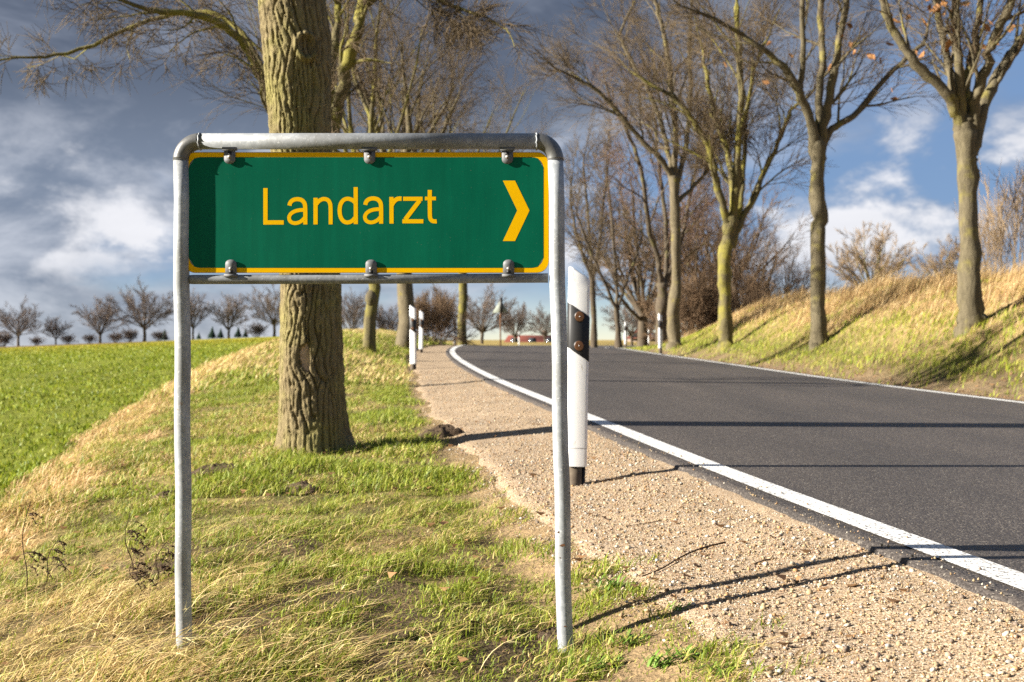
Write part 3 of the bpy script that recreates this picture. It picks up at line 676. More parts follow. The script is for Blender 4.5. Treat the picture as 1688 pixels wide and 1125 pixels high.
# ------------------------------------------------------------------ the direction sign
SD = 3.2                                        # distance of the sign's frame
def sp(x, y, dy=0.0):
    p = px(x, y, SD); p[1] += dy; return p
S1 = SD / FPX                                   # metres per photograph pixel on the sign
def make_sign():
    base = np.array([(616 - CX) * S1, SD, gz((616 - CX) * S1, SD)])
    root = empty('direction_sign', base, 'green direction sign in a galvanised tube frame, yellow lettering and arrow', 'sign')
    RT = 13.2 * S1
    lt, rt = 299.0, 915.5
    yb = 233.5; bend = 31.0
    gl = gz((302 - CX) * S1, SD); gr = gz((932 - CX) * S1, SD)
    def post(top, bot, gz_):
        b = sp(bot, 1000); t = sp(top, yb + bend)
        k = (gz_ - 0.12 - t[2]) / (b[2] - t[2]); P = [t + (b - t) * s * k for s in np.linspace(0, 1, 14)]
        P = np.array(P); P[1:-1, 0] += 0.0016 * np.sin(np.arange(1, 13) * 1.7)
        rr = np.full(14, RT * 0.985); return tube(MB(), P, rr, 28)
    post(lt, 302.5, gl).obj('post', M['galv'], root, True)
    post(rt, 930.0, gr).obj('post', M['galv'], root, True)
    tube(MB(), [sp(lt + bend, yb), sp(600, yb - 0.3), sp(rt - bend, yb)], RT, 28).obj('top_bar', M['galv_dull'], root, True)
    for cx, s in ((lt, 1), (rt, -1)):
        P = [sp(cx + s * bend * (1 - math.cos(a)), yb + bend * (1 - math.sin(a))) for a in np.linspace(0, math.pi / 2, 14)]
        e = tube(MB(), P, RT * 1.03, 28).obj('elbow', M['elbow'], root, True)
        c = sp(cx + s * bend, yb)
        w = MB()                                # weld bead round the joint
        P = []
        for k in range(25):
            a = k * 2 * math.pi / 24; r = RT * 1.04 + 0.0006 * math.sin(k * 5.1)
            P.append(c + np.array([0.0012 * math.sin(k * 2.3), math.cos(a) * r, math.sin(a) * r]))
        sub(tube(w, P, 0.0022, 6, False), 'weld_bead', M['galv'], e, root, True)
        ring = MB(); c2 = sp(cx, yb + bend)
        P = [c2 + np.array([math.cos(k * math.pi / 12) * RT * 1.02, math.sin(k * math.pi / 12) * RT * 1.02, 0]) for k in range(25)]
        sub(tube(ring, P, 0.0011, 5, False), 'weld_seam', M['clip'], e, root, True)
    cb = tube(MB(), [sp(lt + 13, 461, 0.004), sp(lt + 19, 461, 0.004), sp(600, 460.5, 0.004), sp(rt - 12, 458.5, 0.004)], [7.4 * S1, 7.8 * S1, 7.8 * S1, 7.8 * S1], 24)
    cb.obj('cross_bar', M['galv_dull'], root, True)
    # the plate: aluminium, green film, yellow border
    yp = -0.0045                                # its face lies a little in front of the tube axis
    x0, x1, y0, y1 = 303.0, 905.0, 251.5, 450.5
    def rrect(x0, x1, y0, y1, r, n=8):
        P = []
        for cx, cy, a0 in ((x1 - r, y0 + r, 0), (x0 + r, y0 + r, 90), (x0 + r, y1 - r, 180), (x1 - r, y1 - r, 270)):
            for k in range(n + 1):
                a = R(a0 + 90 * k / n); P.append((cx + r * math.cos(a), cy - r * math.sin(a)))
        return P
    def wave(P):                                # the plate is slightly buckled
        return P
    def xz(P): return [((x - CX) * S1, CZ - (y - HY) * S1) for x, y in P]
    fy = SD + yp
    plate = MB(); prism(plate, xz(rrect(x0, x1, y0, y1, 20)), fy, fy + 0.0025); pl = plate.obj('panel', M['alu'], root)
    # green face as a fine grid so that it can carry a faint buckle
    nx, ny = 60, 20; inner = (x0 + 9, x1 - 9.2, y0 + 8.4, y1 - 8.4); r = 17
    gx = np.linspace(inner[0], inner[1], nx + 1)
    V = []; T = []
    for i, x in enumerate(gx):
        e = max(0.0, r - min(x - inner[0], inner[1] - x)); cut = r - math.sqrt(max(0, r * r - e * e))
        for y in np.linspace(inner[2] + cut, inner[3] - cut, ny + 1):
            w = 0.0002 * (fbm(np.array([x / 60.0]), np.array([y / 60.0]), 161, 2)[0] - 0.5) * min(1, (x - inner[0]) / 30, (inner[1] - x) / 30, (y - inner[2]) / 30, (inner[3] - y) / 30)
            V.append(((x - CX) * S1, fy - 0.0006 + w, CZ - (y - HY) * S1))
    Q = [(i * (ny + 1) + j, i * (ny + 1) + j + 1, (i + 1) * (ny + 1) + j + 1, (i + 1) * (ny + 1) + j) for i in range(nx) for j in range(ny)]
    MB().add(V, Q).obj('green_face', M['green'], root, True)
    A = xz(rrect(x0 + 0.7, x1 - 0.7, y0 + 0.7, y1 - 0.7, 19.5)); B = xz(rrect(inner[0], inner[1], inner[2], inner[3], r + 1.5))
    n = len(A); V = [(p[0], fy - 0.0004, p[1]) for p in A] + [(p[0], fy - 0.0003, p[1]) for p in B]
    MB().add(V, [(i, (i + 1) % n, n + (i + 1) % n, n + i) for i in range(n)]).obj('border', M['yellow'], root)
    # lettering: strokes laid out in the photograph's pixel grid, each a hair above the last
    k = 10.55
    def stroke(mb, P, w, lift, o):
        P = np.array(P, float); 
        if len(P) > 3:                          # smooth the curve
            for _ in range(2):
                Qn = [P[0]]
                for a, b in zip(P[:-1], P[1:]): Qn += [a * 0.75 + b * 0.25, a * 0.25 + b * 0.75]
                P = np.array(Qn + [P[-1]])
        T = np.empty_like(P); T[1:-1] = P[2:] - P[:-2]; T[0] = P[1] - P[0]; T[-1] = P[-1] - P[-2]
        T /= np.linalg.norm(T, axis=1)[:, None] + 1e-9; Nn = np.stack([-T[:, 1], T[:, 0]], 1) * w / 2
        W = []
        for q in np.concatenate([P + Nn, P - Nn]):
            X, Y = o[0] + q[0] / k, o[1] + q[1] / k
            W.append(((X - CX) * S1, fy - 0.0009 - lift, CZ - (Y - HY) * S1))
        m = len(P); i = np.arange(m - 1)
        mb.add(W, np.stack([i, i + 1, m + i + 1, m + i], -1))
    c1, c2 = (425, 300), (570, 300)
    a_top = [(557, 419), (566, 375), (595, 335), (650, 309), (715, 305), (780, 325), (820, 375), (832, 440), (832, 746)]
    a_bowl = [(832, 493), (745, 494), (655, 512), (590, 548), (552, 600), (549, 655), (580, 706), (650, 728), (725, 712), (785, 672), (835, 615)]
    d_bowl = [(1702, 372), (1660, 326), (1580, 294), (1500, 312), (1440, 390), (1424, 508), (1440, 618), (1496, 698), (1575, 718), (1650, 684), (1702, 625)]
    G = [('L', [([(140, 115), (140, 750)], 78, c1), ([(150, 711), (458, 711)], 78, c1)]),
         ('a', [(a_top, 76, c1), (a_bowl, 68, c1)]),
         ('n', [([(1010, 283), (1010, 746)], 77, c1), ([(1014, 405), (1055, 350), (1105, 312), (1165, 300), (1225, 318), (1262, 372), (1272, 450), (1272, 745)], 73, c1)]),
         ('d', [([(177, 98), (179, 740)], 76, c2), (d_bowl, 74, c1)]),
         ('a', [([(x - 213, y - 13) for x, y in a_top], 76, c2), ([(x - 213, y - 13) for x, y in a_bowl], 68, c2)]),
         ('r', [([(797, 268), (799, 731)], 76, c2), ([(802, 410), (835, 352), (880, 310), (925, 297), (974, 298)], 80, c2)]),
         ('z', [([(1000, 300), (1338, 300)], 74, c2), ([(1287, 330), (1037, 660)], 79, c2), ([(987, 691), (1352, 691)], 75, c2)]),
         ('t', [([(1463, 147), (1463, 400), (1464, 590), (1472, 650), (1505, 688), (1560, 694), (1584, 692)], 75, c2), ([(1378, 295), (1571, 295)], 66, c2)])]
    for ch, strokes in G:
        mb = MB()
        for i, (P, w, o) in enumerate(strokes): stroke(mb, P, w * 0.96, 0.00003 * i, o)
        mb.obj('letter', M['yellow'], root)
    ar = [(828.9, 298.5), (849, 298.5), (872.8, 347.7), (849, 398), (828.9, 398), (852.6, 347.7)]
    V = [((x - CX) * S1, fy - 0.0009, CZ - (y - HY) * S1) for x, y in ar]
    MB().add(V, [(0, 1, 2, 5), (5, 2, 3, 4)]).obj('arrow', M['yellow'], root)
    # six clips with slotted tongues, bolts and washers
    for cx, top in ((380, True), (610, True), (836.5, True), (382, False), (612.5, False), (838.5, False)):
        h = 9.2; mb = MB(); f = fy - 0.0032
        if top: ys, ye, by = 244.0, 271.5, 260.0
        else: ys, ye, by = 456.0, 428.5, 443.5
        P = []
        for kx in range(9):
            a = math.pi * kx / 8; P.append((cx - h * math.cos(a), ye - (7 if top else -7) + (7 if top else -7) * math.sin(a)))
        P = [(cx - h, ys)] + P + [(cx + h, ys)]
        if not top: P = P[::-1]
        prism(mb, xz(P[::-1]), f - 0.0018, f)
        cl = mb.obj('clip', M['clip'], root)
        b = sp(cx, by); b[1] = f
        st = MB(); box(st, ((cx - 3.2 - CX) * S1, f - 0.0021, CZ - ((by - 9 if top else by + 2) - HY) * S1 - 0.010), ((cx + 3.2 - CX) * S1, f - 0.0018, CZ - ((by - 9 if top else by + 2) - HY) * S1))
        sub(st, 'slot', M['black'], cl, root)
        w = tube(MB(), [b + (0, -0.0018, 0), b + (0, -0.0027, 0)], 0.0056, 18); sub(w, 'washer', M['bolt'], cl, root)
        w = tube(MB(), [b + (0, -0.0027, 0), b + (0, -0.0055, 0)], 0.0040, 6); sub(w, 'nut', M['bolt'], cl, root)
        w = tube(MB(), [b + (0, -0.0055, 0), b + (0, -0.0075, 0)], 0.0022, 10); sub(w, 'bolt', M['bolt'], cl, root)
        if top:
            lug = MB(); box(lug, ((cx - 12 - CX) * S1, SD - 0.013, CZ - (249.5 - HY) * S1), ((cx + 12 - CX) * S1, SD - 0.004, CZ - (244 - HY) * S1)); sub(lug, 'lug', M['clip'], cl, root)
        else:
            lug = MB(); box(lug, ((cx - 11 - CX) * S1, SD - 0.013, CZ - (457 - HY) * S1), ((cx + 11 - CX) * S1, SD - 0.004, CZ - (452.5 - HY) * S1)); sub(lug, 'lug', M['clip'], cl, root)
    # chipped rust spots low on the right-hand post
    for qx, qy, s in ((921, 876, 3.0), (927, 897, 4.5), (924, 918, 2.6), (931, 1030, 2.6), (937, 812, 3.0)):
        b = sp(qx, qy); cxp = rt + (930.0 - rt) * (qy - yb - bend) / (1000 - yb - bend); off = (qx - cxp) * S1
        b[1] = SD - math.sqrt(max(0, (RT * 0.985) ** 2 - off ** 2)) - 0.0006
        V = [b + np.array([s * S1 * math.cos(a) * (1 + 0.35 * math.sin(3 * a + qx)), 0.0003, s * S1 * 0.5 * math.sin(a) * (1 + 0.3 * math.cos(2 * a + qy))]) for a in np.linspace(0, 2 * math.pi, 10)[:-1]] + [b]
        MB().add(V, None, [(9, i, (i + 1) % 9) for i in range(9)]).obj('rust_chip', M['rust'], root)
def _elbow():
    m = Mat('elbow_weathered_zinc', 0.45, 0.5, 0.4); n = m.noise(22, 6, 0.65); n2 = m.noise(120, 3)
    c = m.ramp(n, [(0.3, (0.12, 0.115, 0.11)), (0.55, (0.18, 0.18, 0.175)), (0.75, (0.27, 0.27, 0.26))]); m.base(c); m.bump(n2, 0.15, 0.002); return m.m
M['elbow'] = _elbow()
make_sign()

# ------------------------------------------------------------------ guide posts
def make_guide_post():
    root = empty('guide_post', (0, 0, 0))
    sec = np.array([(-0.050, -0.008), (-0.034, -0.034), (0.044, -0.034), (0.054, -0.022), (0.054, 0.022), (0.044, 0.034), (-0.034, 0.034), (-0.050, 0.012)])
    def ring(off, zf):
        c = sec.mean(0); out = []
        for p in sec:
            q = c + (p - c) * (1 + off / np.linalg.norm(p - c)); out.append((q[0], q[1], zf(p[0])))
        return out
    def loft(mb, rings, captop=True):
        n = len(sec); V = [v for r in rings for v in r]; Q = []
        for j in range(len(rings) - 1):
            for i in range(n): Q.append((j * n + i, j * n + (i + 1) % n, (j + 1) * n + (i + 1) % n, (j + 1) * n + i))
        T = []
        if captop:
            m = (len(rings) - 1) * n; c = np.mean(rings[-1], 0); V.append(tuple(c)); T = [(len(V) - 1, m + i, m + (i + 1) % n) for i in range(n)]
        mb.add(V, Q, T)
    body = MB(); top = lambda x: 1.0 - 0.52 * (x + 0.05)
    loft(body, [ring(0, lambda x: 0.095), ring(0, lambda x: 0.10), ring(0, lambda x: 0.9), ring(0, lambda x: top(x) - 0.008), ring(-0.006, top)])
    bo = body.obj('body', M['white'], root)
    bv = bo.modifiers.new('soft', 'BEVEL'); bv.width = 0.003; bv.segments = 2; bv.limit_method = 'ANGLE'
    band = MB(); s = -0.62
    loft(band, [ring(0.0014, lambda x: 0.633 + s * (x + 0.05)), ring(0.0018, lambda x: 0.636 + s * (x + 0.05)), ring(0.0018, lambda x: 0.834 + s * (x + 0.05)), ring(0.0002, lambda x: 0.836 + s * (x + 0.05))], False)
    bd = band.obj('black_band', M['black'], root)
    for z in (0.772, 0.640):
        rf = tube(MB(), [(0.006, -0.0355, z), (0.006, -0.0375, z), (0.006, -0.0380, z)], [0.0225, 0.0225, 0.020], 24).obj('reflector', M['amber'], root)
        p = tube(MB(), [(0.006, -0.0380, z), (0.006, -0.0390, z)], 0.0026, 8).obj('pin', M['alu'], None); p.parent = rf
        q = tube(MB(), [(0.006, -0.0355, z), (0.006, -0.0366, z)], 0.026, 24).obj('rim', M['black'], None); q.parent = rf
    for i in range(4):
        box(MB(), (0.040, -0.0352, 0.846 + 0.013 * i), (0.0425, -0.0345, 0.8485 + 0.013 * i)).obj('rivet', M['black'], root)
    seam = MB(); loft(seam, [ring(0.0006, lambda x: 0.176), ring(0.0006, lambda x: 0.179)], False); seam.obj('seam', M['alu'], root)
    so = MB(); box(so, (-0.040, -0.028, -0.15), (0.030, 0.028, 0.100)); so.obj('socket', M['socket'], root)
    so = MB(); box(so, (0.031, -0.024, -0.15), (0.047, 0.026, 0.099)); so.obj('socket_dark_side', M['black'], root)  # black box making the dark right-hand side of the socket
    return root
def children(o): return [c for c in bpy.data.objects if c.parent == o]
def copy_tree(o, kids, parent=None):
    c = o.copy(); col.objects.link(c); c.parent = parent
    for ch in kids.get(o.name, []): copy_tree(ch, kids, c)
    return c
def kid_map():
    m = {}
    for o in bpy.data.objects:
        if o.parent: m.setdefault(o.parent.name, []).append(o)
    return m
gp = make_guide_post()
POSTS = [(948.0, 5.5, 0, 'nearest black-banded white guide post with amber reflectors, right behind the sign'),
         (681, 18.7, -14, 'white guide post at the gravel edge, larger of the close pair left of the curve'),
         (693.5, 28.5, -8, 'white guide post just behind its larger twin at the gravel edge'),
         (749.5, 43.5, 4, 'white guide post where the left edge line bends, beside a thin mossy trunk'),
         (1088.5, 31.7, 12, 'white guide post at the right road edge in front of the thick trunk'),
         (1031, 48, 10, 'white guide post at the right road edge beside the slim forked tree'),
         (1069.5, 69, 8, 'small white guide post beside the red-roofed house in the distance'),
         (855.5, 80, 0, 'tiny white guide post in front of the long low red roof')]
km = kid_map()
for i, (X, d, rz, lab) in enumerate(POSTS):
    o = gp if i == 0 else copy_tree(gp, km)
    x = (X - CX) * d / FPX; z = gz(x, d)
    if i == 0: z = px(0, 803, d)[2]
    else: z = max(z, zr(d) + CZ - 0.06)
    o.scale = (0.93, 0.93, 1.0)
    o.location = (x, d, z); o.rotation_euler = (0, R([1.0, -0.5, 1.2, 0.3, -0.6, 0.5, 0, 0][i]), R(rz))
    tag(o, lab, 'guide post', 'guide posts along the road')

# ------------------------------------------------------------------ trees
def seed_of(P): return float(P[-1][0] * 7.0 + P[-1][2] * 3.0)
class Tree:
    def __init__(self, seed): self.r = random.Random(seed); self.np = np.random.RandomState(seed); self.br = []
    def wander(self, p, d, L, seg, wob, trop):
        n = max(2, int(round(L / seg))); P = [np.array(p, float)]; d = np.array(d, float); st = L / n
        for _ in range(n):
            d = d + self.np.randn(3) * wob + np.array([0, 0, trop]); d /= np.linalg.norm(d) + 1e-9
            P.append(P[-1] + d * st)
        return np.array(P), d
    def grow(self, p, d, L, r, lvl, cfg):
        if lvl >= cfg['lv'] and lvl > 2:          # last twigs: straight slivers
            d = np.asarray(d); P = np.array([p, p + d * L]); self.br.append((P, np.array([max(r * 0.8, cfg['rmin']), cfg['rmin'] * 0.6]), lvl)); return
        P, de = self.wander(p, d, L, max(L / 6, 0.12), cfg['wob'], cfg['trop'][min(lvl, len(cfg['trop']) - 1)])
        rad = np.maximum(r * (1 - 0.78 * np.linspace(0, 1, len(P))), cfg['rmin'])
        self.br.append((P, rad, lvl))
        self.side(P, rad, L, lvl, cfg)
    def side(self, P, rad, L, lvl, cfg, t0=0.18):
        if lvl >= cfg['lv']: return
        n = cfg['n'][min(lvl, len(cfg['n']) - 1)]
        for i in range(n):
            t = t0 + (1 - t0) * (i + self.r.random()) / n
            f = t * (len(P) - 1); j = min(int(f), len(P) - 2); f -= j
            p = P[j] * (1 - f) + P[j + 1] * f; rr = rad[j] * (1 - f) + rad[j + 1] * f
            ax = P[j + 1] - P[j]; ax = ax / (np.linalg.norm(ax) + 1e-9)
            k = self.np.randn(3); q = ax[[1, 2, 0]] * k[[2, 0, 1]] - ax[[2, 0, 1]] * k[[1, 2, 0]]; q /= np.linalg.norm(q) + 1e-9
            an = R(self.r.uniform(*cfg.get('ang', (20, 46))))
            if i == n - 1: an *= 0.35
            d = ax * math.cos(an) + q * math.sin(an)
            l = L * self.r.uniform(*cfg['lr']) * (1.1 - 0.5 * t) if 'lr' in cfg else L * self.r.uniform(0.4, 0.65) * (1.1 - 0.4 * t)
            self.grow(p, d, max(l, cfg['lmin']), rr * (0.56 if lvl else 0.44), lvl + 1, cfg)
    def limb(self, P, r0, r1, cfg, lvl=0, n=7, cont=1.4):
        """a limb through given points, then its side branches and a continuation"""
        P = np.array(P, float)
        for _ in range(2):
            Q = [P[0]]
            for a, b in zip(P[:-1], P[1:]): Q += [a * 0.75 + b * 0.25, a * 0.25 + b * 0.75]
            P = np.array(Q + [P[-1]])
        P[1:-1] += self.np.randn(len(P) - 2, 3) * r0 * 0.16
        rad = np.linspace(r0, r1, len(P)); self.br.append((P, rad, lvl))
        L = np.linalg.norm(np.diff(P, axis=0), axis=1).sum()
        c = dict(cfg); c['n'] = [n] + list(cfg['n'][1:]) if lvl == 0 else cfg['n']
        self.side(P, rad, max(L * 0.75, 1.2), lvl, c, 0.3)
        d = P[-1] - P[-2]; d /= np.linalg.norm(d)
        if cont: self.grow(P[-1], d, cont, r1, min(lvl + 1, cfg['lv'] - 1), cfg)
    def meshes(self, split, cfg):
        a, b = MB(), MB()
        for P, rad, lvl in self.br:
            r = rad[0]; s = 12 if r > 0.07 else 8 if r > 0.035 else 5 if r > 0.014 else 3
            s = min(s, cfg.get('smax', 12))
            if s == 3 and len(P) > 3: k = [0, len(P) // 2, len(P) - 1]; P, rad = P[k], rad[k]
            if r > 0.09 and lvl < 1 and s > 6:          # knots and flutes on thick wood
                s = 18; aa = np.arange(s) * 2 * np.pi / s; zz = np.arange(len(P))[:, None] * 1.0
                rad = rad[:, None] * (1 + 0.07 * np.sin(2 * aa + zz * 0.9 + seed_of(P)) + 0.05 * np.sin(3 * aa - zz * 1.3) + 0.10 * (vnoise(np.cos(aa) * 1.2 + zz * 0.8, np.sin(aa) * 1.2 + zz * 0.5 + 9, 191) - 0.5))
            tube(a if lvl <= split else b, P, rad, s, False)
        return a, b
CFG = dict(wob=0.13, trop=[0.05, 0.04, 0.03, 0.0], lv=4, n=[6, 5, 4, 3], lmin=0.34, rmin=0.0034)
def auto_tree(seed, H, fork, r, spread=0.6, nl=7, cfg=CFG, lean=(0, 0), trunk=True):
    """trunk from the origin, fork height, limbs spreading to height H"""
    t = Tree(seed); rr = t.r
    tp = [np.array([0, 0, -0.25]), np.array([0, 0, 0.05])]
    for k in range(1, 6):
        f = k / 5; tp.append(np.array([lean[0] * f + rr.gauss(0, 0.03), lean[1] * f + rr.gauss(0, 0.03), fork * f]))
    rad = [r * 1.45, r * 1.22, r * 1.03, r, r * 0.97, r * 0.93, r * 0.9]
    t.br.append((np.array(tp), np.array(rad), -1))
    top = tp[-1]
    for i in range(nl):
        a = 2 * math.pi * (i + rr.random() * 0.7) / nl; s = spread * rr.uniform(0.55, 1.25) if i else 0.1
        h0 = fork * (1 - 0.22 * rr.random() * (i > 1))
        p = np.array([lean[0] * h0 / fork, lean[1] * h0 / fork, h0 - 0.03])
        d = np.array([math.cos(a) * s, math.sin(a) * s, 1.0]); d /= np.linalg.norm(d)
        L = (H - fork) * rr.uniform(0.6, 0.8) * (0.9 + 0.2 * s)
        t.grow(p, d, L, r * rr.uniform(0.42, 0.62), 0, cfg)
    return t
def place_tree(name, label, loc, t, bark, twig, cfg=CFG, split=1, cat='tree', group=None, rz=0):
    root = empty(name, loc, label, cat, group); root.rotation_euler[2] = rz
    a, b = t.meshes(split, cfg)
    for mb, nm, mt in ((a, 'trunk', bark), (b, 'crown', twig)):
        if mb.n:
            o = mb.obj(nm, mt, None, True); o.parent = root
    return root

def px_limb(t, base, pts, d):
    """points of a limb: direction in the photograph plus its own depth offset from the trunk"""
    return [px(x, y, d + dy) - base for x, y, dy in pts]

# the big trunk beside the sign
def big_tree():
    d = 7.7; x0 = (513 - CX) * d / FPX
    base = np.array([x0, d, gz(x0, d)])
    root = empty('roadside_tree', base, 'massive rough-barked trunk rising behind the left half of the sign', 'tree', 'trees along the left verge')
    sec = [(760, 519, 142), (735, 517, 118), (700, 515, 107), (650, 513, 100), (560, 511, 95), (470, 510, 92), (340, 502, 90), (220, 495, 91), (150, 492, 95), (100, 491, 101), (60, 489, 103), (0, 481, 99), (-120, 472, 94), (-260, 470, 86)]
    ys = np.array([s[0] for s in sec][::-1], float); xs = np.array([s[1] for s in sec][::-1]); ws = np.array([s[2] for s in sec][::-1])
    nz, na = 440, 210
    yy = np.linspace(765, -260, nz)
    cx = np.interp(yy, ys, xs); w = np.interp(yy, ys, ws)
    z = CZ - (yy - HY) * d / FPX; z = z - z[0] + base[2] - 0.09
    a = np.arange(na) * 2 * np.pi / na
    A, ZZ = np.meshgrid(a, z); r = (w * d / FPX / 2)[:, None] * np.ones_like(A)
    # furrowed plates: ridges of stretched noise, warped so that they braid; noise laid on a ring so it closes
    ca, sa = np.cos(A), np.sin(A)
    def ring_noise(k, kz, seed):
        wob = 0.35 * (vnoise(ca * 3 + 9, ZZ * 3 + sa * 3, seed + 5) - 0.5)
        n1 = vnoise((A + wob) * k / (2 * np.pi), ZZ * kz, seed); n2 = vnoise((A + wob) * k / (2 * np.pi) - k, ZZ * kz, seed)
        m = ss(A, 2 * np.pi - 0.5, 2 * np.pi); return n1 * (1 - m) + n2 * m
    n1 = ring_noise(34, 4.2, 171); n2 = ring_noise(52, 8.0, 175); n3 = ring_noise(130, 40, 179); n4 = ring_noise(9, 2.0, 183)
    nw = ring_noise(7, 3.6, 201); nw2 = ring_noise(16, 8.0, 205); nm = ring_noise(22, 6.5, 209)
    g1 = (1 - ss(np.abs(np.sin(13 * A + 7.0 * (nw - 0.5) + 3.0 * (nw2 - 0.5))), 0.05, 0.50)) * ss(nm, 0.22, 0.42)
    g2 = (1 - ss(np.abs(np.sin(17 * A - 8.0 * (nw - 0.5) + 4.0 * (n1 - 0.5) + 1.0)), 0.05, 0.45)) * ss(1 - nm, 0.45, 0.65)
    n5 = ring_noise(44, 5.5, 187); g3 = (1 - ss(np.abs(2 * n2 - 1), 0.0, 0.22)) * 0.5
    r = r - 0.026 * g1 - 0.020 * g2 - 0.010 * g3 + 0.010 * (n3 - 0.5) + 0.010 * (n4 - 0.5) + 0.012
    r = r * (1 + 0.05 * np.sin(A * 3 + ZZ * 0.9) + 0.03 * np.sin(A * 5 - ZZ * 1.3))
    flare = np.exp(-np.maximum(ZZ - base[2], 0) / 0.10); r = r * (1 + 0.12 * flare * np.sin(A * 4 + 1.0))
    # wound: bark missing in an oval facing the camera
    zw = CZ - (588 - HY) * d / FPX; aw = np.pi * 1.5 - 0.02
    e = ((A - aw) / 0.21) ** 2 + ((ZZ - zw) / 0.095) ** 2 + 0.9 * (n2 - 0.5) + 0.7 * (n1 - 0.5)
    wm = 1 - ss(e, 0.7, 1.05); r0 = (w * d / FPX / 2)[:, None] * np.ones_like(A); r = r * (1 - wm) + (r0 - 0.026 + 0.012 * n3) * wm
    zk = CZ - (88 - HY) * d / FPX; e2 = ((A - np.pi * 1.5 - 0.45) / 0.30) ** 2 + ((ZZ - zk) / 0.075) ** 2
    r = r + 0.035 * np.exp(-((e2 - 1.1) / 0.5) ** 2) - 0.015 * (1 - ss(e2, 0.2, 0.8))
    X = ((cx - CX) * d / FPX)[:, None] + r * ca; Y = d + r * sa
    V = np.stack([X, Y, ZZ], -1).reshape(-1, 3)
    i = (np.arange(nz - 1) * na)[:, None]; k = np.arange(na); k1 = (k + 1) % na
    Q = np.stack([i + k, i + k1, i + na + k1, i + na + k], -1)
    inw = (e < 0.85); fc = inw[:-1][:, k] & inw[1:][:, k1]
    mb = MB().add(V, Q[~fc].reshape(-1, 4)); tr = mb.obj('trunk', M['bark_big'], root, True)
    mb = MB().add(V, Q[fc].reshape(-1, 4)); wd = mb.mesh('bark_wound', M['sapwood'], True, tuple(base))
    o = bpy.data.objects.new('bark_wound', wd); col.objects.link(o); o.parent = tr; o['label'] = 'pale patch of bare wood where bark is missing'
    t = Tree(5); top = np.array([(470 - CX) * d / FPX, d, z[-1]]) - base
    cfg = dict(CFG); cfg['n'] = [6, 5, 4, 3]
    for q in range(6):
        an = q * 1.05 + 0.3; t.grow(top + np.array([0, 0, -0.05 - 0.1 * (q % 3)]), np.array([math.cos(an) * 0.5, math.sin(an) * 0.5, 1]) / 1.12, 3.4, 0.10, 0, cfg)
    a_, b_ = t.meshes(9, cfg); o = a_.obj('crown', M['bark'], None, True); o.parent = root
big_tree()

def fork_tree(name, label, d, bx, by, secs, limbs, bark, twig, seed, cfg=CFG, n=7, group=None, leaves=None, zbase=None, cont=1.6):
    x0 = (bx - CX) * d / FPX; z0 = gz(x0, d) if zbase is None else zbase
    base = np.array([x0, d, z0]); t = Tree(seed)
    P = []; Rr = []
    for x, y, w in secs:
        P.append(px(x, y, d) - base); Rr.append(w * d / FPX / 2 * 0.90)
    P = np.array(P); Rr = np.array(Rr)
    zz = P[0][2]                                  # the lowest section goes to the ground
    if zz > -0.05: P = np.concatenate([[[P[0][0], P[0][1], -0.25]], [[P[0][0], P[0][1], min(0.02, zz - 0.01)]], P]); Rr = np.concatenate([[Rr[0] * 1.35], [Rr[0] * 1.16], Rr])
    up = P[-1] - P[-2]; up /= np.linalg.norm(up)
    P = np.concatenate([P, [P[-1] + up * Rr[-1] * 0.9], [P[-1] + up * Rr[-1] * 1.5]]); Rr = np.concatenate([Rr, [Rr[-1] * 0.7], [Rr[-1] * 0.15]])
    f = np.linspace(0, len(P) - 1, len(P) * 3); i = np.clip(f.astype(int), 0, len(P) - 2); f = (f - i)[:, None]
    P2 = P[i] * (1 - f) + P[i + 1] * f; R2 = Rr[i] * (1 - f[:, 0]) + Rr[i + 1] * f[:, 0]
    P2[2:, :2] += t.np.randn(len(P2) - 2, 2) * R2[2:, None] * 0.06; R2 = R2 * (1 + 0.06 * t.np.randn(len(R2)))
    t.br.append((P2, R2, -1))
    for pts, w0, w1 in limbs:
        ytop = secs[-1][1]
        if abs(pts[0][1] - ytop) < 32 and abs(pts[0][0] - secs[-1][0]) < 22:
            xa = np.interp(-(pts[0][1] + secs[-1][2] * 1.5), [-q[1] for q in secs], [q[0] for q in secs])
            pts = [(xa * 0.6 + pts[0][0] * 0.4, pts[0][1] + secs[-1][2] * 1.5, pts[0][2])] + list(pts); w0 *= 1.08
        t.limb(px_limb(t, base, pts, d), w0 * d / FPX / 2 * 0.88, w1 * d / FPX / 2 * 0.85, cfg, 0, n, cont)
    root = place_tree(name, label, base, t, bark, twig, cfg, 1, 'tree', group)
    if leaves:
        lm = leaf_mesh(); cand = [b for b in t.br if b[2] >= 2]
        W = [(b[0][len(b[0]) // 2], b) for b in cand]
        W = [p for p, b in W if CZ + 400 * d / FPX < (p + base)[2] < CZ + 590 * d / FPX]
        t.r.shuffle(W)
        for p in W[:leaves[0]]:
            for q in range(t.r.choice((1, 1, 2))):
                o = bpy.data.objects.new('leaf', lm); col.objects.link(o); o.parent = root
                o.location = p + t.np.randn(3) * 0.05 - np.array([0, 0, 0.04]); o.rotation_euler = [t.r.uniform(0, 6.28) for _ in range(3)]
                s = t.r.uniform(1.0, 1.9); o.scale = (s, s, s)
    return root
_leaf = []
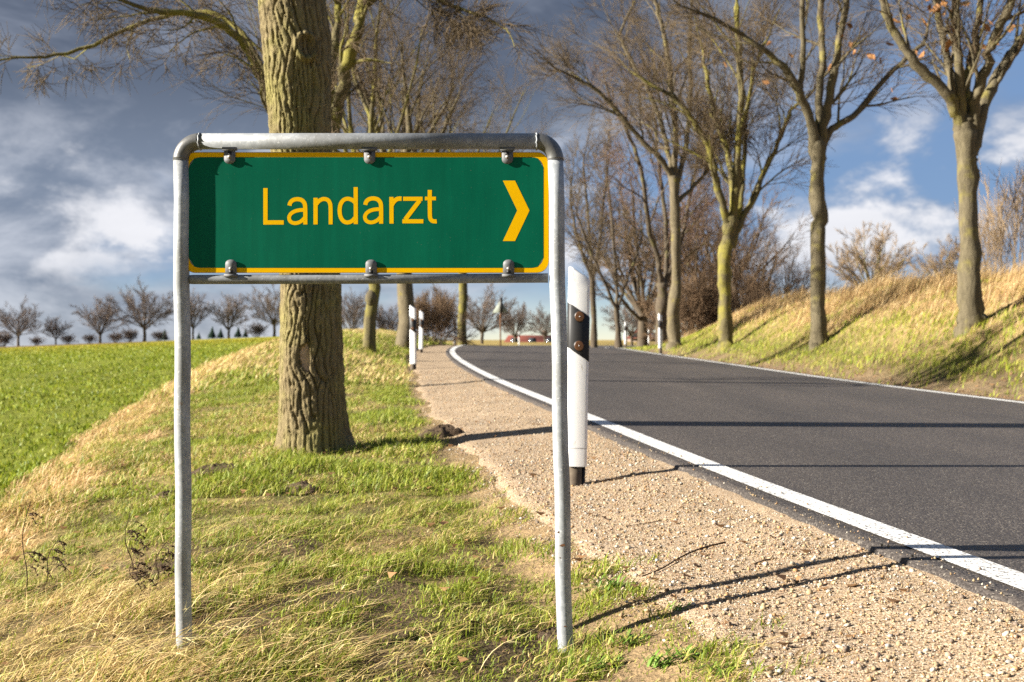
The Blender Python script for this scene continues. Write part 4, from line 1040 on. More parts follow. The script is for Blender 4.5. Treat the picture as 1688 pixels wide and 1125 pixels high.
def leaf_mesh():
    if not _leaf:
        out = [(0, 0), (0.018, 0.02), (0.014, 0.03), (0.030, 0.045), (0.022, 0.055), (0.032, 0.075), (0.018, 0.085), (0, 0.11)]
        V = []; 
        for x, y in out: V.append((x, y, 0.25 * x + 0.9 * (y - 0.05) ** 2 * 3))
        for x, y in out[1:-1]: V.append((-x, y, 0.35 * x + 0.9 * (y - 0.05) ** 2 * 3))
        T = []; V.append((0, 0.055, -0.004)); c = len(V) - 1
        loop = [0, 1, 2, 3, 4, 5, 6, 7, 13, 12, 11, 10, 9, 8]
        for i in range(len(loop)): T.append((c, loop[i], loop[(i + 1) % len(loop)]))
        _leaf.append(MB().add(V, None, T).mesh('leaf', M['leaf_dead']))
    return _leaf[0]
LG, RG = 'trees along the left verge', 'trees along the right bank'
# forked tree standing right behind the big trunk: its limbs show on both sides of it
C2 = dict(CFG); C2.update(trop=[0.0, -0.02, -0.04, -0.06], n=[6, 5, 5, 4], ang=(25, 60), wob=0.2, lr=(0.26, 0.46), lmin=0.22)
fork_tree('roadside_tree', 'forked mossy tree hidden behind the big trunk, limbs spreading left and right of it', 14.0, 506, 640,
          [(506, 640, 34), (506, 480, 33), (503, 380, 34), (502, 330, 36)],
          [([(500, 335, 0), (470, 270, 0.1), (448, 195, 0.2), (425, 110, 0.2), (390, 55, 0.1), (330, 22, -0.2), (250, 18, -0.4)], 22, 10),
           ([(455, 215, 0.2), (437, 120, 0.5), (395, 45, 0.7), (340, 12, 0.8), (230, 35, 0.8), (140, 85, 0.5), (60, 95, 0.3)], 14, 6),
           ([(508, 330, 0), (540, 240, -0.2), (555, 180, -0.2), (572, 110, -0.3), (592, 40, -0.3), (604, -30, -0.2)], 28, 19),
           ([(543, 205, 0), (545, 120, 0.3), (556, 50, 0.5), (560, -40, 0.6)], 18, 14),
           ([(598, 10, -0.2), (640, -15, -0.2), (700, -10, -0.3), (760, 15, -0.3)], 15, 6)],
          M['bark'], M['twig'], 11, C2, 8, LG, cont=1.2)
for args in ((608.5, 22.0, 9.0, 2.9, 0.10, 0.55, 22, 'slim mossy trunk with a burl, on the grassy mound right of the big trunk'),
             (667.5, 29.0, 9.2, 3.4, 0.195, 0.62, 23, 'straight grey trunk seen under the sign just left of the paired guide posts'),
             (762, 45.5, 11.4, 4.6, 0.155, 0.62, 24, 'thin yellow-lichened trunk seen under the sign where the road bends away')):
    X, d, H, fk, r, sprd, seed, lab = args
    x = (X - CX) * d / FPX
    c = dict(CFG); c['n'] = [6, 6, 4, 3]; c['rmin'] = 0.0036 if d > 25 else 0.003; c['lmin'] = 0.4
    rt_ = place_tree('roadside_tree', lab, (x, d, gz(x, d)), auto_tree(seed, H, fk, r, sprd, 8, c), M['bark_grey'] if d == 29.0 else M['bark'], M['twig'], c, 1, 'tree', LG)
    if d == 22.0:                                 # swelling on the burled trunk
        zb = CZ - (492 - HY) * d / FPX - gz(x, d); P = [(0.045, -0.03, zb + q) for q in (-0.16, -0.11, -0.05, 0.0, 0.06, 0.11, 0.15)]
        o = tube(MB(), P, np.array([0.04, 0.085, 0.115, 0.12, 0.105, 0.075, 0.03]), 14).obj('burl', M['bark_moss'], None, True); o.parent = rt_
C1 = dict(CFG); C1['n'] = [5, 4, 4, 3]
C3 = dict(CFG); C3['n'] = [6, 5, 5, 3]
# right-hand row, nearest first
fork_tree('roadside_tree', 'thick pale trunk high on the right bank with fanned limbs and a few dead leaves', 17.0, 1600, 537,
          [(1601, 535, 50), (1600, 505, 44), (1598, 420, 37), (1596, 340, 34), (1593, 260, 36), (1592, 215, 42)],
          [([(1585, 215, 0), (1572, 170, -0.1), (1545, 140, -0.2), (1505, 100, -0.3), (1478, 60, -0.3), (1455, 15, -0.4), (1440, -50, -0.5)], 24, 11),
           ([(1580, 190, 0), (1573, 150, 0.1), (1560, 90, 0.3), (1548, 40, 0.4), (1535, -40, 0.5)], 18, 11),
           ([(1588, 200, 0), (1580, 130, -0.2), (1578, 70, -0.3), (1572, -40, -0.3)], 20, 13),
           ([(1597, 210, 0.1), (1592, 150, 0.2), (1600, 95, 0.4), (1615, 30, 0.5), (1620, -50, 0.6)], 18, 11),
           ([(1602, 215, 0), (1608, 160, -0.1), (1625, 110, -0.3), (1640, 60, -0.4), (1668, 0, -0.6), (1680, -50, -0.6)], 24, 12),
           ([(1604, 230, 0), (1620, 170, 0.1), (1650, 110, 0.3), (1685, 65, 0.5), (1730, 0, 0.6)], 28, 14)],
          M['bark_moss'], M['twig'], 31, C1, 5, RG, (44, 210))
fork_tree('roadside_tree', 'knobbly slender tree on the right bank with a long limb reaching right and dead leaves', 22.0, 1348, 577,
          [(1349, 575, 31), (1349, 540, 28), (1348, 470, 26), (1348, 380, 25), (1352, 355, 30), (1345, 325, 27), (1350, 270, 25), (1348, 238, 28)],
          [([(1343, 245, 0), (1332, 190, -0.1), (1318, 150, -0.3), (1300, 120, -0.4), (1270, 90, -0.5), (1220, 55, -0.6)], 20, 9),
           ([(1350, 235, 0), (1350, 180, 0.2), (1356, 100, 0.3), (1352, 20, 0.5), (1350, -60, 0.6)], 17, 10),
           ([(1352, 230, 0), (1368, 170, -0.1), (1378, 100, -0.3), (1392, 20, -0.4), (1405, -50, -0.4)], 19, 10),
           ([(1358, 228, 0.1), (1380, 205, 0.2), (1412, 190, 0.3), (1445, 145, 0.5), (1490, 100, 0.7), (1522, 72, 0.8)], 15, 8),
           ([(1318, 150, -0.2), (1325, 90, -0.3), (1322, 30, -0.4), (1325, -40, -0.4)], 12, 8)],
          M['bark_moss'], M['twig'], 32, C3, 6, RG, (30, 200))
C4 = dict(CFG); C4['n'] = [7, 6, 5, 4]; C4['rmin'] = 0.0045; C4['lmin'] = 0.4
fork_tree('roadside_tree', 'yellow-green forked tree in the middle of the right-hand row', 28.0, 1197, 570,
          [(1197, 568, 29), (1196, 530, 25), (1195, 470, 23), (1194, 420, 24), (1203, 385, 26), (1206, 365, 27)],
          [([(1200, 370, 0), (1190, 330, -0.2), (1178, 280, -0.3), (1168, 240, -0.4), (1142, 195, -0.5), (1110, 160, -0.6)], 16, 8),
           ([(1207, 365, 0), (1208, 300, 0.3), (1198, 245, 0.5), (1175, 190, 0.6), (1165, 120, 0.7)], 14, 8),
           ([(1209, 362, 0), (1214, 300, -0.2), (1218, 220, -0.4), (1222, 150, -0.5), (1215, 60, -0.6), (1215, -20, -0.6)], 16, 9),
           ([(1214, 362, 0), (1224, 320, 0.2), (1228, 260, 0.4), (1226, 200, 0.5), (1245, 110, 0.7)], 11, 7),
           ([(1220, 368, 0), (1245, 325, 0.1), (1262, 280, 0.3), (1285, 230, 0.5), (1305, 180, 0.6)], 13, 7)],
          M['bark'], M['twig'], 33, C4, 8, RG)
fork_tree('roadside_tree', 'tall grey-brown trunk beside the right-hand guide post with a wide crown sweeping left', 34.0, 1113, 567,
          [(1112, 565, 26), (1110, 520, 22), (1115, 470, 19), (1114, 380, 17), (1112, 320, 17), (1110, 290, 18)],
          [([(1108, 290, 0), (1085, 255, -0.3), (1050, 225, -0.4), (1015, 180, -0.6), (985, 150, -0.8), (950, 130, -0.8)], 12, 6),
           ([(1108, 285, 0), (1098, 230, 0.2), (1075, 160, 0.5), (1040, 100, 0.7), (1020, 60, 0.8)], 11, 6),
           ([(1112, 285, 0), (1115, 220, -0.2), (1105, 130, -0.5), (1095, 60, -0.6), (1080, 0, -0.7)], 12, 7),
           ([(1116, 300, 0), (1130, 250, 0.3), (1140, 170, 0.5), (1135, 90, 0.7), (1140, 10, 0.8)], 11, 7),
           ([(1118, 332, 0), (1140, 312, 0.1), (1165, 285, 0.3), (1180, 240, 0.5)], 9, 5)],
          M['bark_grey'], M['twig'], 34, C4, 9, RG)
fork_tree('roadside_tree', 'dark forked trunk directly behind the tall grey-brown one', 43.0, 1091, 560,
          [(1091, 560, 23), (1090, 520, 20), (1092, 485, 19), (1092, 470, 20)],
          [([(1089, 475, 0), (1085, 430, -0.2), (1070, 380, -0.5), (1062, 320, -0.8), (1050, 250, -1.0), (1020, 190, -1.2)], 11, 6),
           ([(1094, 475, 0), (1100, 430, 0.2), (1098, 360, 0.4), (1085, 280, 0.6), (1080, 200, 0.8)], 10, 6),
           ([(1095, 472, 0), (1120, 410, 0.2), (1135, 340, 0.5), (1150, 260, 0.6)], 9, 5)],
          M['bark_dark'], M['twig_red'], 35, C4, 9, RG)
C5 = dict(CFG); C5['n'] = [7, 6, 4, 3]; C5['rmin'] = 0.007; C5['lmin'] = 0.4
fork_tree('roadside_tree', 'slim forked tree beyond the crest, just right of the sign', 55.0, 1020, 571,
          [(1020, 571, 13), (1019, 540, 10), (1016, 510, 10)],
          [([(1016, 512, 0), (1003, 480, -0.3), (990, 450, -0.5), (975, 420, -0.7), (960, 380, -1)], 7, 4),
           ([(1017, 510, 0), (1018, 470, 0.3), (1012, 420, 0.5), (1008, 350, 0.7), (1000, 290, 0.8)], 7, 4),
           ([(1018, 510, 0), (1030, 470, 0.3), (1045, 435, 0.6), (1058, 390, 0.9)], 6, 4)],
          M['bark_dark'], M['twig'], 36, C5, 8, RG, cont=2.0)
fork_tree('roadside_tree', 'narrow upright tree farthest along the right-hand row, nearest the sign frame', 62.0, 978, 571,
          [(979, 571, 13), (979, 530, 11), (977, 480, 10), (975, 455, 10)],
          [([(975, 458, 0), (960, 420, -0.3), (948, 380, -0.6), (940, 330, -0.8)], 7, 4),
           ([(976, 456, 0), (972, 400, 0.4), (968, 340, 0.7), (962, 280, 1.0)], 7, 4),
           ([(977, 456, 0), (988, 410, -0.5), (992, 350, -0.8), (1000, 290, -1)], 7, 4)],
          M['bark_dark'], M['twig'], 37, C5, 9, RG, cont=2.2)

# background trees, bushes: a few crowns built once, then copied as individuals
FAR = dict(wob=0.12, trop=[0.03, 0.02, 0.02, 0.0], lv=3, n=[9, 7, 5], lmin=0.4, rmin=0.0125, smax=6, ang=(16, 42), lr=(0.3, 0.5))
BSH = dict(wob=0.22, trop=[0.04, 0.03, 0.02, 0.0], lv=3, n=[7, 6, 4], lmin=0.18, rmin=0.006, smax=5)
def proto(name, kind, seed, FAR=FAR):
    if kind in ('round', 'tall', 'fan'):
        fork, H, sp_ = {'round': (2.0, 9.0, 1.5), 'tall': (2.6, 10.5, 0.85), 'fan': (1.5, 8.5, 1.1)}[kind]
        t = auto_tree(seed, H, fork, 0.22, 0.3, 0, FAR); r = t.r
        for i in range(17):                       # limbs fan out to a dome
            a = 2.4 * i; q = (i + 0.5) / 17; an = math.atan(sp_ * (0.06 + q ** 0.7)) * r.uniform(0.85, 1.15)
            dv = np.array([math.cos(a) * math.sin(an), math.sin(a) * math.sin(an), math.cos(an)])
            t.grow(np.array([0, 0, fork * (1.0 - 0.30 * q * r.random())]), dv, (H - fork) * r.uniform(0.70, 0.84) * (1 - 0.12 * q), 0.085, 0, FAR)
    elif kind == 'stalks':                        # upright bare canes
        t = Tree(seed); c = dict(BSH); c.update(n=[5, 3, 2], trop=[0.06, 0.05, 0.03], ang=(14, 34), rmin=0.0045, wob=0.12)
        for i in range(16):
            a = i * 2.4; s = t.r.uniform(0.0, 0.28)
            t.grow(np.array([math.cos(a) * 0.7 * t.r.random(), math.sin(a) * 0.7 * t.r.random(), -0.05]), np.array([math.cos(a) * s, math.sin(a) * s, 1]) / math.hypot(1, s), t.r.uniform(1.0, 1.9), 0.012, 0, c)
    elif kind == 'bush':
        t = Tree(seed)
        for i in range(22):
            a = i * 2.4; s = t.r.uniform(0.1, 0.9)
            t.grow(np.array([math.cos(a) * 0.35 * t.r.random(), math.sin(a) * 0.35 * t.r.random(), -0.05]), np.array([math.cos(a) * s, math.sin(a) * s, 1]) / math.hypot(1, s), t.r.uniform(1.1, 1.7), 0.02, 0, BSH)
    return t
META = {}
def bg(kind_key, kind, seed, bark, twig, cfg):
    if kind_key not in META:
        a, b = proto('', kind, seed, cfg).meshes(0 if kind == 'bush' else 0, cfg)
        META[kind_key] = (a.mesh('trunk', bark, True), b.mesh('crown', twig, True))
    return META[kind_key]
def bg_tree(name, label, key, X, d, sc, cat, group, rz=0.0, z=None, sx=None, sink=0.0):
    x = (X - CX) * d / FPX; zz = gz(x, d) if z is None else z
    root = empty(name, (x, d, zz - sink), label, cat, group)
    root.scale = (sx or sc, sx or sc, sc); root.rotation_euler[2] = rz
    for nm, me in zip(('trunk', 'crown') if cat == 'tree' else ('stems', 'twigs'), META[key]):
        o = bpy.data.objects.new(nm, me); col.objects.link(o); o.parent = root
    return root
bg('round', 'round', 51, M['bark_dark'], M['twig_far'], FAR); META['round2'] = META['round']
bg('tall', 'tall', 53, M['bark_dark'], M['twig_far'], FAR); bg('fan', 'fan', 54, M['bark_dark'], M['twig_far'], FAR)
COP = dict(FAR); COP.update(n=[7, 6, 4], rmin=0.008)
bg('copse1', 'fan', 57, M['bark_dark'], M['twig_bush'], COP); META['copse2'] = META['copse1']
COR = dict(FAR); COR.update(n=[8, 7, 6], rmin=0.012)
bg('roundb', 'round', 59, M['bark'], M['twig_pale'], COR); bg('stalks', 'stalks', 60, M['twig_pale'], M['twig_pale'], BSH)
bg('bush', 'bush', 55, M['bark_dark'], M['twig_bush'], BSH); bg('bush2', 'bush', 56, M['bark_dark'], M['twig_far'], BSH)
HG = 'bare trees along the horizon'
for X, key, h, lab in ((30, 'round', 70, 'domed reddish bare tree at the far left end of the horizon row'),
                       (92, 'fan', 42, 'smallest dark bare tree, second from the left on the horizon'),
                       (165, 'fan', 68, 'broad dense bare tree, third from the left on the horizon'),
                       (238, 'round2', 90, 'large spreading bare tree on the horizon just left of the sign post'),
                       (318, 'tall', 72, 'bare tree on the horizon half covered by the left sign post'),
                       (377, 'fan', 66, 'pale bare tree on a straight stem, centred in the gap left of the big trunk'),
                       (452, 'round', 82, 'tall bare tree on the horizon touching the left edge of the big trunk')):
    d = 172.0; k = h * d / FPX
    hm = {'round': 9.0, 'round2': 9.0, 'tall': 10.5, 'fan': 8.5}[key]
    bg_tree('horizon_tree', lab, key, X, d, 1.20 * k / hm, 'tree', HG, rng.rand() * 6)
for X, d, key, h, lab in ((580, 95, 'tall', 88, 'bare tree on the skyline between the big trunk and the burled one'),
                          (640, 95, 'fan', 68, 'low bare tree on the skyline left of the straight grey trunk'),
                          (795, 120, 'round', 98, 'open-crowned bare tree right of the thin yellow trunk'),
                          (849, 150, 'fan', 66, 'small bare tree left of the long red roof'),
                          (898, 160, 'round2', 62, 'bare tree half covered by the right sign post'),
                          (1041, 140, 'round2', 84, 'dark bare tree behind the slim forked tree and red-roofed house'),
                          (1068, 150, 'fan', 66, 'bare tree behind the dark forked trunk in the distance')):
    hm = {'round': 9.0, 'round2': 9.0, 'tall': 10.5, 'fan': 8.5}[key]
    bg_tree('horizon_tree', lab, key, X, d, 1.15 * h * d / FPX / hm, 'tree', HG, rng.rand() * 6, sink=0.3)
CG = 'brown trees of the copse behind the right-hand row'
for X, d, key, h, lab in ((1060, 66, 'copse2', 330, 'brown bare copse tree behind the wide crown sweeping left'),
                          (1140, 60, 'copse1', 270, 'dense brown copse tree between the two forked trees'),
                          (1175, 68, 'copse2', 330, 'tall brown copse tree behind the yellow-green forked tree'),
                          (1235, 58, 'copse1', 225, 'brown copse tree right of the yellow-green forked tree'),
                          (1290, 64, 'copse1', 190, 'rightmost brown copse tree just left of the knobbly slender tree')):
    hm = 8.5
    bg_tree('copse_tree', lab, key, X, d, h * d / FPX / hm, 'tree', CG, rng.rand() * 6)
bg_tree('bank_tree', 'round-topped bare tree on the skyline of the right bank, between the two nearest trees', 'roundb', 1436, 52, 0.46, 'tree', CG, 1.0, z=CZ + 1.1, sx=0.50)
bg_tree('bank_tree', 'dark bushy bare tree on the skyline just left of the thick pale trunk', 'roundb', 1560, 60, 0.42, 'tree', CG, 2.0, z=CZ + 1.6)
BG = 'bare bushes'
for X, d, key, h, lab, sx in ((722, 43, 'bush', 92, 'dense brown bush behind the paired guide posts', 1.0), (700, 41, 'bush', 80, 'brown bush close behind the straight grey trunk', 0.9),
                          (1130, 50, 'bush', 120, 'brown undergrowth bush right of the tall grey-brown trunk', 1.5), (1165, 47, 'bush', 130, 'brown undergrowth bush left of the yellow-green forked tree', 1.4),
                          (1235, 50, 'bush', 120, 'brown undergrowth bush right of the yellow-green forked trunk', 1.6), (1285, 46, 'bush', 95, 'brown undergrowth bush at the crest of the dry bank', 1.4),
                          (1320, 44, 'bush', 90, 'brown bush against the left side of the knobbly trunk', 1.3), (1385, 46, 'bush', 80, 'brown bush on the bank crest right of the knobbly trunk', 1.4),
                          (1655, 24, 'stalks', 165, 'tall tangled bare shrub on the bank right of the thick pale trunk', 1.0), (1690, 23, 'stalks', 180, 'tangled bare shrub cut by the right edge of the picture', 1.0),
                          (1625, 27, 'stalks', 120, 'low bare shrub on the bank touching the thick pale trunk', 0.9),
                          (60, 176, 'bush2', 16, 'low dark bush at the foot of the domed horizon tree', 4.0), (112, 176, 'bush2', 18, 'low dark bush right of the smallest horizon tree', 2.6),
                          (148, 176, 'bush2', 17, 'low dark bush left of the dense horizon tree', 3.4), (190, 176, 'bush2', 18, 'low dark bush right of the dense horizon tree', 3.0),
                          (213, 176, 'bush2', 24, 'dark bush left of the large spreading horizon tree', 2.8), (262, 176, 'bush2', 18, 'dark bush right of the large spreading horizon tree', 3.0),
                          (424, 176, 'bush2', 26, 'small rounded bush left of the tree touching the big trunk', 3.2), (5, 176, 'bush2', 28, 'dark bush cut by the left edge of the picture', 4.0)):
    x = (X - CX) * d / FPX
    hh = h * d / FPX / 1.9
    bg_tree('bush', lab, key, X, d, hh, 'bush', BG, rng.rand() * 6, sx=hh * (0.75 if d < 100 else 1.0) * (1.0 if d > 100 else 1.0))
def conifer_mesh():
    mb = MB(); r = random.Random(3)
    for k in range(7):
        z0 = 0.25 + k * 0.36; rr = 1.15 * (1 - k / 7.6); n = 13
        V = [(0, 0, z0 + 0.75)]
        for i in range(n): a = 2 * math.pi * i / n + k; q = rr * r.uniform(0.65, 1.15); V.append((math.cos(a) * q, math.sin(a) * q, z0 - 0.1 * r.random()))
        mb.add(V, None, [(0, 1 + i, 1 + (i + 1) % n) for i in range(n)])
    return mb.mesh('needles', M['conifer'])
cm = conifer_mesh(); st_me = tube(MB(), [(0, 0, -0.2), (0, 0, 0.8)], 0.12, 6).mesh('trunk', M['bark_dark'])
for X, s, lab in ((328, 0.35, 'tiny dark conifer beside the left sign post on the horizon'), (350, 0.6, 'dark conifer left of the straight-stemmed pale tree'), (364, 0.5, 'small dark conifer touching the straight-stemmed pale tree'),
                  (393, 0.55, 'dark conifer right of the straight-stemmed pale tree'), (405, 0.42, 'small dark conifer left of the rounded bush'), (272, 0.55, 'dark conifer close left of the left sign post')):
    d = 178.0; x = (X - CX) * d / FPX
    root = empty('conifer', (x, d, gz(x, d)), lab, 'conifer', 'small conifers on the horizon'); root.scale = (s * 1.2, s * 1.2, s)
    for nm, me in (('needles', cm), ('trunk', st_me)):
        o = bpy.data.objects.new(nm, me); col.objects.link(o); o.parent = root

# ------------------------------------------------------------------ far houses and the road sign seen from behind
def house(name, label, X0, X1, ytop, yeave, d, depth, hip=0.15, dish=False):
    xa, xb = (X0 - CX) * d / FPX, (X1 - CX) * d / FPX; xc = (xa + xb) / 2
    g = gz(xc, d); zt = CZ - (ytop - HY) * d / FPX; ze = CZ - (yeave - HY) * d / FPX
    g = min(g, ze - 1.2)
    root = empty(name, (xc, d, g), label, 'building')
    w = MB(); box(w, (xa + 0.3, d - depth / 2 + 0.3, g), (xb - 0.3, d + depth / 2 - 0.3, ze)); wo = w.obj('wall', M['brick'], root)
    rf = MB(); h = (xb - xa) * hip
    V = [(xa, d - depth / 2, ze), (xb, d - depth / 2, ze), (xb, d + depth / 2, ze), (xa, d + depth / 2, ze), (xa + h, d, zt), (xb - h, d, zt)]
    rf.add(V, [(0, 1, 5, 4), (2, 3, 4, 5)], [(1, 2, 5), (3, 0, 4)]); ro = rf.obj('roof', M['roof'], root)
    ch = MB(); cxp = xc + (xb - xa) * 0.22; box(ch, (cxp - 0.35, d - 0.35, zt - 0.4), (cxp + 0.35, d + 0.35, zt + 0.7)); sub(ch, 'chimney', M['brick'], ro, root)
    if dish:
        s = tube(MB(), [(xc + 0.1, d - depth * 0.26, (zt + ze) / 2 + 0.3), (xc + 0.1, d - depth * 0.30, (zt + ze) / 2 + 0.32)], 0.5, 16); sub(s, 'satellite_dish', M['white'], ro, root)
    for k in range(3):
        wx = xa + (xb - xa) * (0.2 + 0.3 * k); wi = MB(); box(wi, (wx - 0.5, d - depth / 2 + 0.25, g + 0.9), (wx + 0.5, d - depth / 2 + 0.29, g + 2.0)); sub(wi, 'window', M['glass'], wo, root)
house('house', 'red-roofed house with a white dish, between the distant guide posts', 1034, 1086, 541, 558, 190, 7.0, 0.35, True)
house('barn', 'long low red-roofed barn behind the crest left of the right sign post', 829, 925, 553, 567, 165, 8.0, 0.09)
def back_sign():
    d = 72.0; x = (825 - CX) * d / FPX; g = gz(x, d)
    root = empty('traffic_sign', (x, d, g), 'thin grey post carrying a triangular traffic sign seen from behind', 'sign')
    zt = CZ - (491 - HY) * d / FPX
    tube(MB(), [(x, d, g - 0.3), (x, d, zt)], 0.045, 10).obj('post', M['rust'], root)
    t = MB(); w = 0.48; zc = CZ - (516 - HY) * d / FPX; prism(t, [(x - w, zc), (x + w, zc), (x, zc + 0.78)], d + 0.05, d + 0.056); t.obj('triangle_plate', M['signback'], root)
    t = MB(); box(t, (x - 0.04, d - 0.09, zc - 0.02), (x + 0.13, d - 0.05, zt)); t.obj('narrow_board', M['black'], root)
M['signback'] = plain('sign_back_greenish', (0.36, 0.40, 0.34), 0.6, 0.3, 0, 0.08, 6)
back_sign()

# ------------------------------------------------------------------ small things on the verge
def ground_at(X, Y, it=40):
    """where the sight line through a photograph pixel meets the ground"""
    d = np.linspace(1.5, 40, 3000); x = (X - CX) * d / FPX; z = CZ - (Y - HY) * d / FPX
    g = ground(x, d)[0]; i = np.argmax(z < g)
    return np.array([x[i], d[i], g[i]])
def molehill(X, Y, r, h, seed, lab):
    c = ground_at(X, Y); mb = MB(); n, m = 26, 12; rn = np.random.RandomState(seed)
    V = []
    for j in range(m):
        f = j / (m - 1)
        for i in range(n):
            a = 2 * math.pi * i / n; q = r * f * (1 + 0.28 * math.sin(2 * a + seed) + 0.16 * math.sin(5 * a + 2 * seed))
            x, y = c[0] + q * math.cos(a) * 1.3, c[1] + q * math.sin(a)
            V.append((x, y, gz(x, y) + h * (1 - f ** 1.6) * (0.75 + 0.5 * rn.rand()) + (0.012 * rn.rand() if f < 0.9 else -0.02)))
    Q = [(j * n + i, j * n + (i + 1) % n, (j + 1) * n + (i + 1) % n, (j + 1) * n + i) for j in range(m - 1) for i in range(n)]
    mb.add(V, Q); o = mb.obj('molehill', M['soil'], None, False, origin=tuple(c)); tag(o, lab, 'molehill', 'molehills')
molehill(726, 722, 0.11, 0.07, 1, 'dark molehill in the tree shadow at the grass edge, largest of them')
molehill(352, 780, 0.12, 0.04, 2, 'flat dark molehill between the left sign post and the big trunk')
molehill(497, 808, 0.08, 0.03, 3, 'small dark molehill in front of the big trunk')
molehill(270, 826, 0.08, 0.03, 4, 'small dark molehill just left of the left sign post')
molehill(915, 1052, 0.05, 0.012, 5, 'crumbled soil patch at the foot of the right sign post')
def twig_on(name, lab, pts, r):
    P = [ground_at(X, Y) + (0, 0, 0.017 + r) for X, Y in pts]; mb = MB()
    for _ in range(2):
        Q = [P[0]]
        for a, b in zip(P[:-1], P[1:]): Q += [a * 0.75 + b * 0.25, a * 0.25 + b * 0.75]
        P = Q + [P[-1]]
    tube(mb, P, np.linspace(r, r * 0.5, len(P)), 7); c = P[len(P) // 2]
    tag(mb.obj(name, M['weed'], None, True, origin=tuple(c)), lab, 'twig', 'twigs on the gravel')
twig_on('twig', 'long dark curved twig on the gravel right of the sign', [(1196, 905), (1160, 914), (1125, 928), (1090, 950), (1058, 962)], 0.0035)
twig_on('twig', 'thin short twig on the gravel above the long curved one', [(1090, 868), (1065, 872), (1035, 876)], 0.002)
twig_on('twig', 'short dark twig on the gravel right of the long curved one', [(1278, 933), (1260, 936), (1242, 943)], 0.003)
twig_on('twig', 'brown stalk lying at the foot of the nearest guide post', [(1030, 796), (1005, 799), (978, 803)], 0.004)
def weed(X, Y, h, seed, lab, n=8, lean=0.1):
    c = ground_at(X, Y); r = random.Random(seed); root = empty('dried_weed', c, lab, 'weed', 'dried weeds in the verge')
    s = np.linspace(0, 1, 9)[:, None]; P = s * np.array([lean * h, 0.0, h]) + np.array([0.012, 0.004, 0]) * np.sin(s * 7); P[0, 2] = -0.03
    o = tube(MB(), P, np.linspace(0.0024, 0.0012, 9), 5).obj('stem', M['weed'], None); o.parent = root
    for i in range(n):
        t = r.uniform(0.45, 1.0); p = P[int(t * 8)]; a = r.uniform(-0.9, 0.9); L = r.uniform(0.03, 0.085)
        Q = [p + np.array([math.cos(a) * L * q, math.sin(a) * L * q, L * (0.45 * q - 0.75 * q * q)]) for q in np.linspace(0, 1, 5)]
        mb = tube(MB(), Q, 0.001, 4)
        for q in Q[2:]:
            for _ in range(3):
                e = q + np.array([r.gauss(0, 0.005), r.gauss(0, 0.004), r.gauss(-0.002, 0.004)]); tube(mb, [q, e], [0.0018, 0.0024], 4)
        b = mb.obj('seed_head', M['weed'], None); b.parent = root
weed(36, 1000, 0.36, 1, 'tall dark dried weed stalk near the left edge of the picture', 8, 0.06)
weed(62, 985, 0.22, 2, 'shorter dried weed bending right beside the tall stalk at the left edge', 9, 0.35)
weed(214, 965, 0.25, 3, 'dark dried weed with a drooping head, left of the left sign post', 12, -0.03)
weed(250, 975, 0.16, 4, 'low dark dried weed close to the left sign post', 12, 0.25)
weed(228, 985, 0.12, 6, 'lowest tangled dried weed between the two taller stalks and the post', 14, -0.2)
def tuft(X, Y, n, h, seed, lab):
    c = ground_at(X, Y); r = random.Random(seed); mb = MB()
    for i in range(n):
        a = r.uniform(-0.8, 0.9) + (math.pi if r.random() < 0.25 else 0); L = h * r.uniform(0.6, 1.2); ln = R(r.uniform(15, 70)); w = r.uniform(0.0022, 0.0042)
        wd = 1.0 if seed < 5 else 1.45; b = np.array([c[0] + r.gauss(0, 0.018) * wd, c[1] + r.gauss(0, 0.012) * wd, c[2] + 0.002])
        d = np.array([math.cos(a) * math.sin(ln), math.sin(a) * math.sin(ln), math.cos(ln)]); s = np.linspace(0, 1, 5)[:, None]
        P = b + d * L * s - np.array([0, 0, 0.45 * L]) * s ** 2.2; k = np.cross(d, (0, 0, 1)); k /= np.linalg.norm(k) + 1e-9
        ww = np.array([0.7, 1, 0.9, 0.6, 0.05])[:, None] * w; q = np.arange(4)
        mb.add(np.concatenate([P - k * ww, P + k * ww]), np.stack([q, q + 5, q + 6, q + 1], -1), None, (np.array((0.12, 0.20, 0.03)) if seed < 5 or r.random() < 0.6 else np.array((0.30, 0.27, 0.07))) * r.uniform(0.8, 1.5))
    tag(mb.obj('grass_tuft', M['blade'], None, False, origin=tuple(c)), lab, 'grass tuft', 'green tufts in the gravel')
tuft(1005, 975, 46, 0.085, 1, 'bright green grass tuft where the long twig points, at the gravel edge')
tuft(1120, 1010, 22, 0.055, 2, 'small green grass tuft standing alone in the gravel')
tuft(958, 800, 14, 0.03, 3, 'tiny green tuft at the foot of the nearest guide post')
tuft(1090, 1100, 40, 0.06, 4, 'green grass tuft at the bottom edge right of the right sign post')
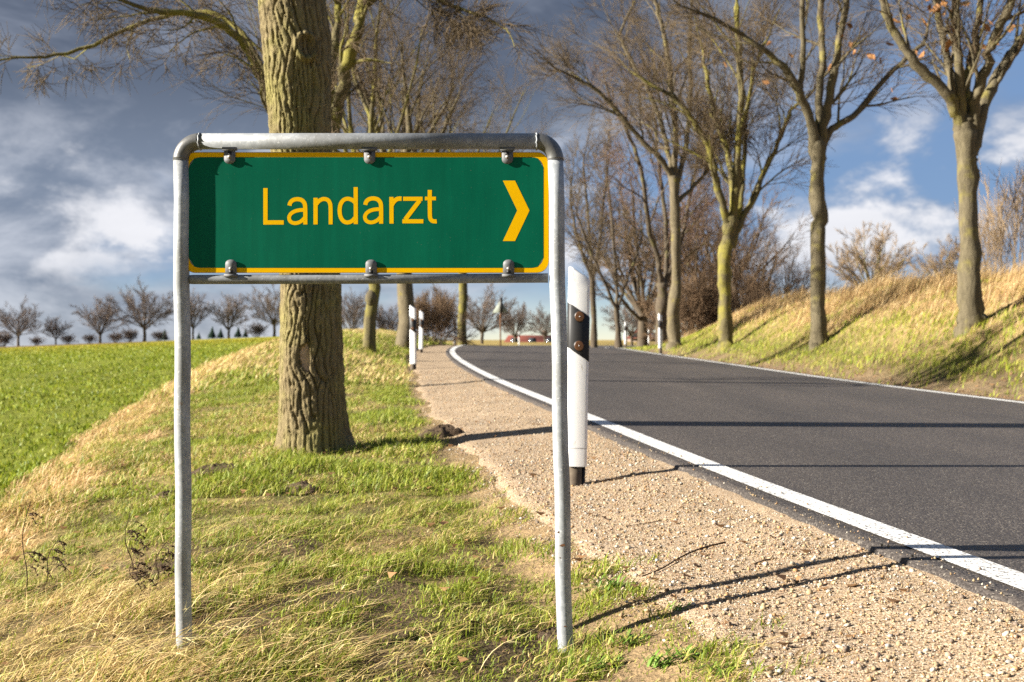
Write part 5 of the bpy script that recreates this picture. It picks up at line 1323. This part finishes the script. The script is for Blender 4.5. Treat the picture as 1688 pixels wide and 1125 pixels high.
tuft(1040, 1062, 60, 0.06, 5, 'green grass tuft between the right sign post and the shadow lines')
tuft(1000, 1105, 70, 0.06, 6, 'grass tuft at the bottom edge just right of the right sign post')
tuft(1135, 1085, 50, 0.05, 7, 'low grass tuft at the gravel corner near the bottom edge')
tuft(1180, 1112, 40, 0.05, 8, 'rightmost grass tuft at the bottom edge, on the gravel corner')
def litter():
    mb = MB(); n = 1500; X, D = sample(n, 9.0, 26, 0.7, lambda D: (xl(D) + wr(D) + 0.14, xl(D) + wr(D) + 1.3))
    keep = rng.rand(n) < 1 - ss(X - xl(D) - wr(D), 0.5, 1.3) * 0.8; X, D = X[keep], D[keep]; Z = ground(X, D)[0]
    for x, d, z in zip(X, D, Z):
        a = random.random() * 6.28; s = random.uniform(0.015, 0.035); t = random.uniform(-0.5, 0.5)
        c, q = math.cos(a), math.sin(a)
        L = [(-s, 0, 0.2 * s), (0, -0.6 * s, 0.5 * s * t), (s, 0, 0.3 * s), (0, 0.6 * s, -0.5 * s * t)]
        mb.add([(x + u * c - v * q, d + u * q + v * c, z + 0.012 + w) for u, v, w in L], [(0, 1, 2, 3)], None, np.array((0.26, 0.15, 0.07)) * random.uniform(0.6, 1.6))
    n = 260; X, D = sample(n, 2.6, 9.0, 0.8, lambda D: (-0.42 * D, xl(D) - 0.3)); Z = ground(X, D)[0]
    for x, d, z in zip(X, D, Z):
        a = random.random() * 6.28; s = random.uniform(0.008, 0.024); t = random.uniform(-0.8, 0.8); c, q = math.cos(a), math.sin(a)
        L = [(-s, 0, 0.3 * s), (0, -0.6 * s, 0.6 * s * t), (s, 0, 0.5 * s), (0, 0.6 * s, -0.4 * s * t)]
        mb.add([(x + u * c - v * q, d + u * q + v * c, z + 0.020 + w) for u, v, w in L], [(0, 1, 2, 3)], None, np.array((0.30, 0.17, 0.08)) * random.uniform(0.5, 1.4))
    tag(mb.obj('leaf_litter', M['blade']), 'brown leaf litter along the right edge of the road and strewn over the verge', 'leaf litter', kind='stuff')
litter()
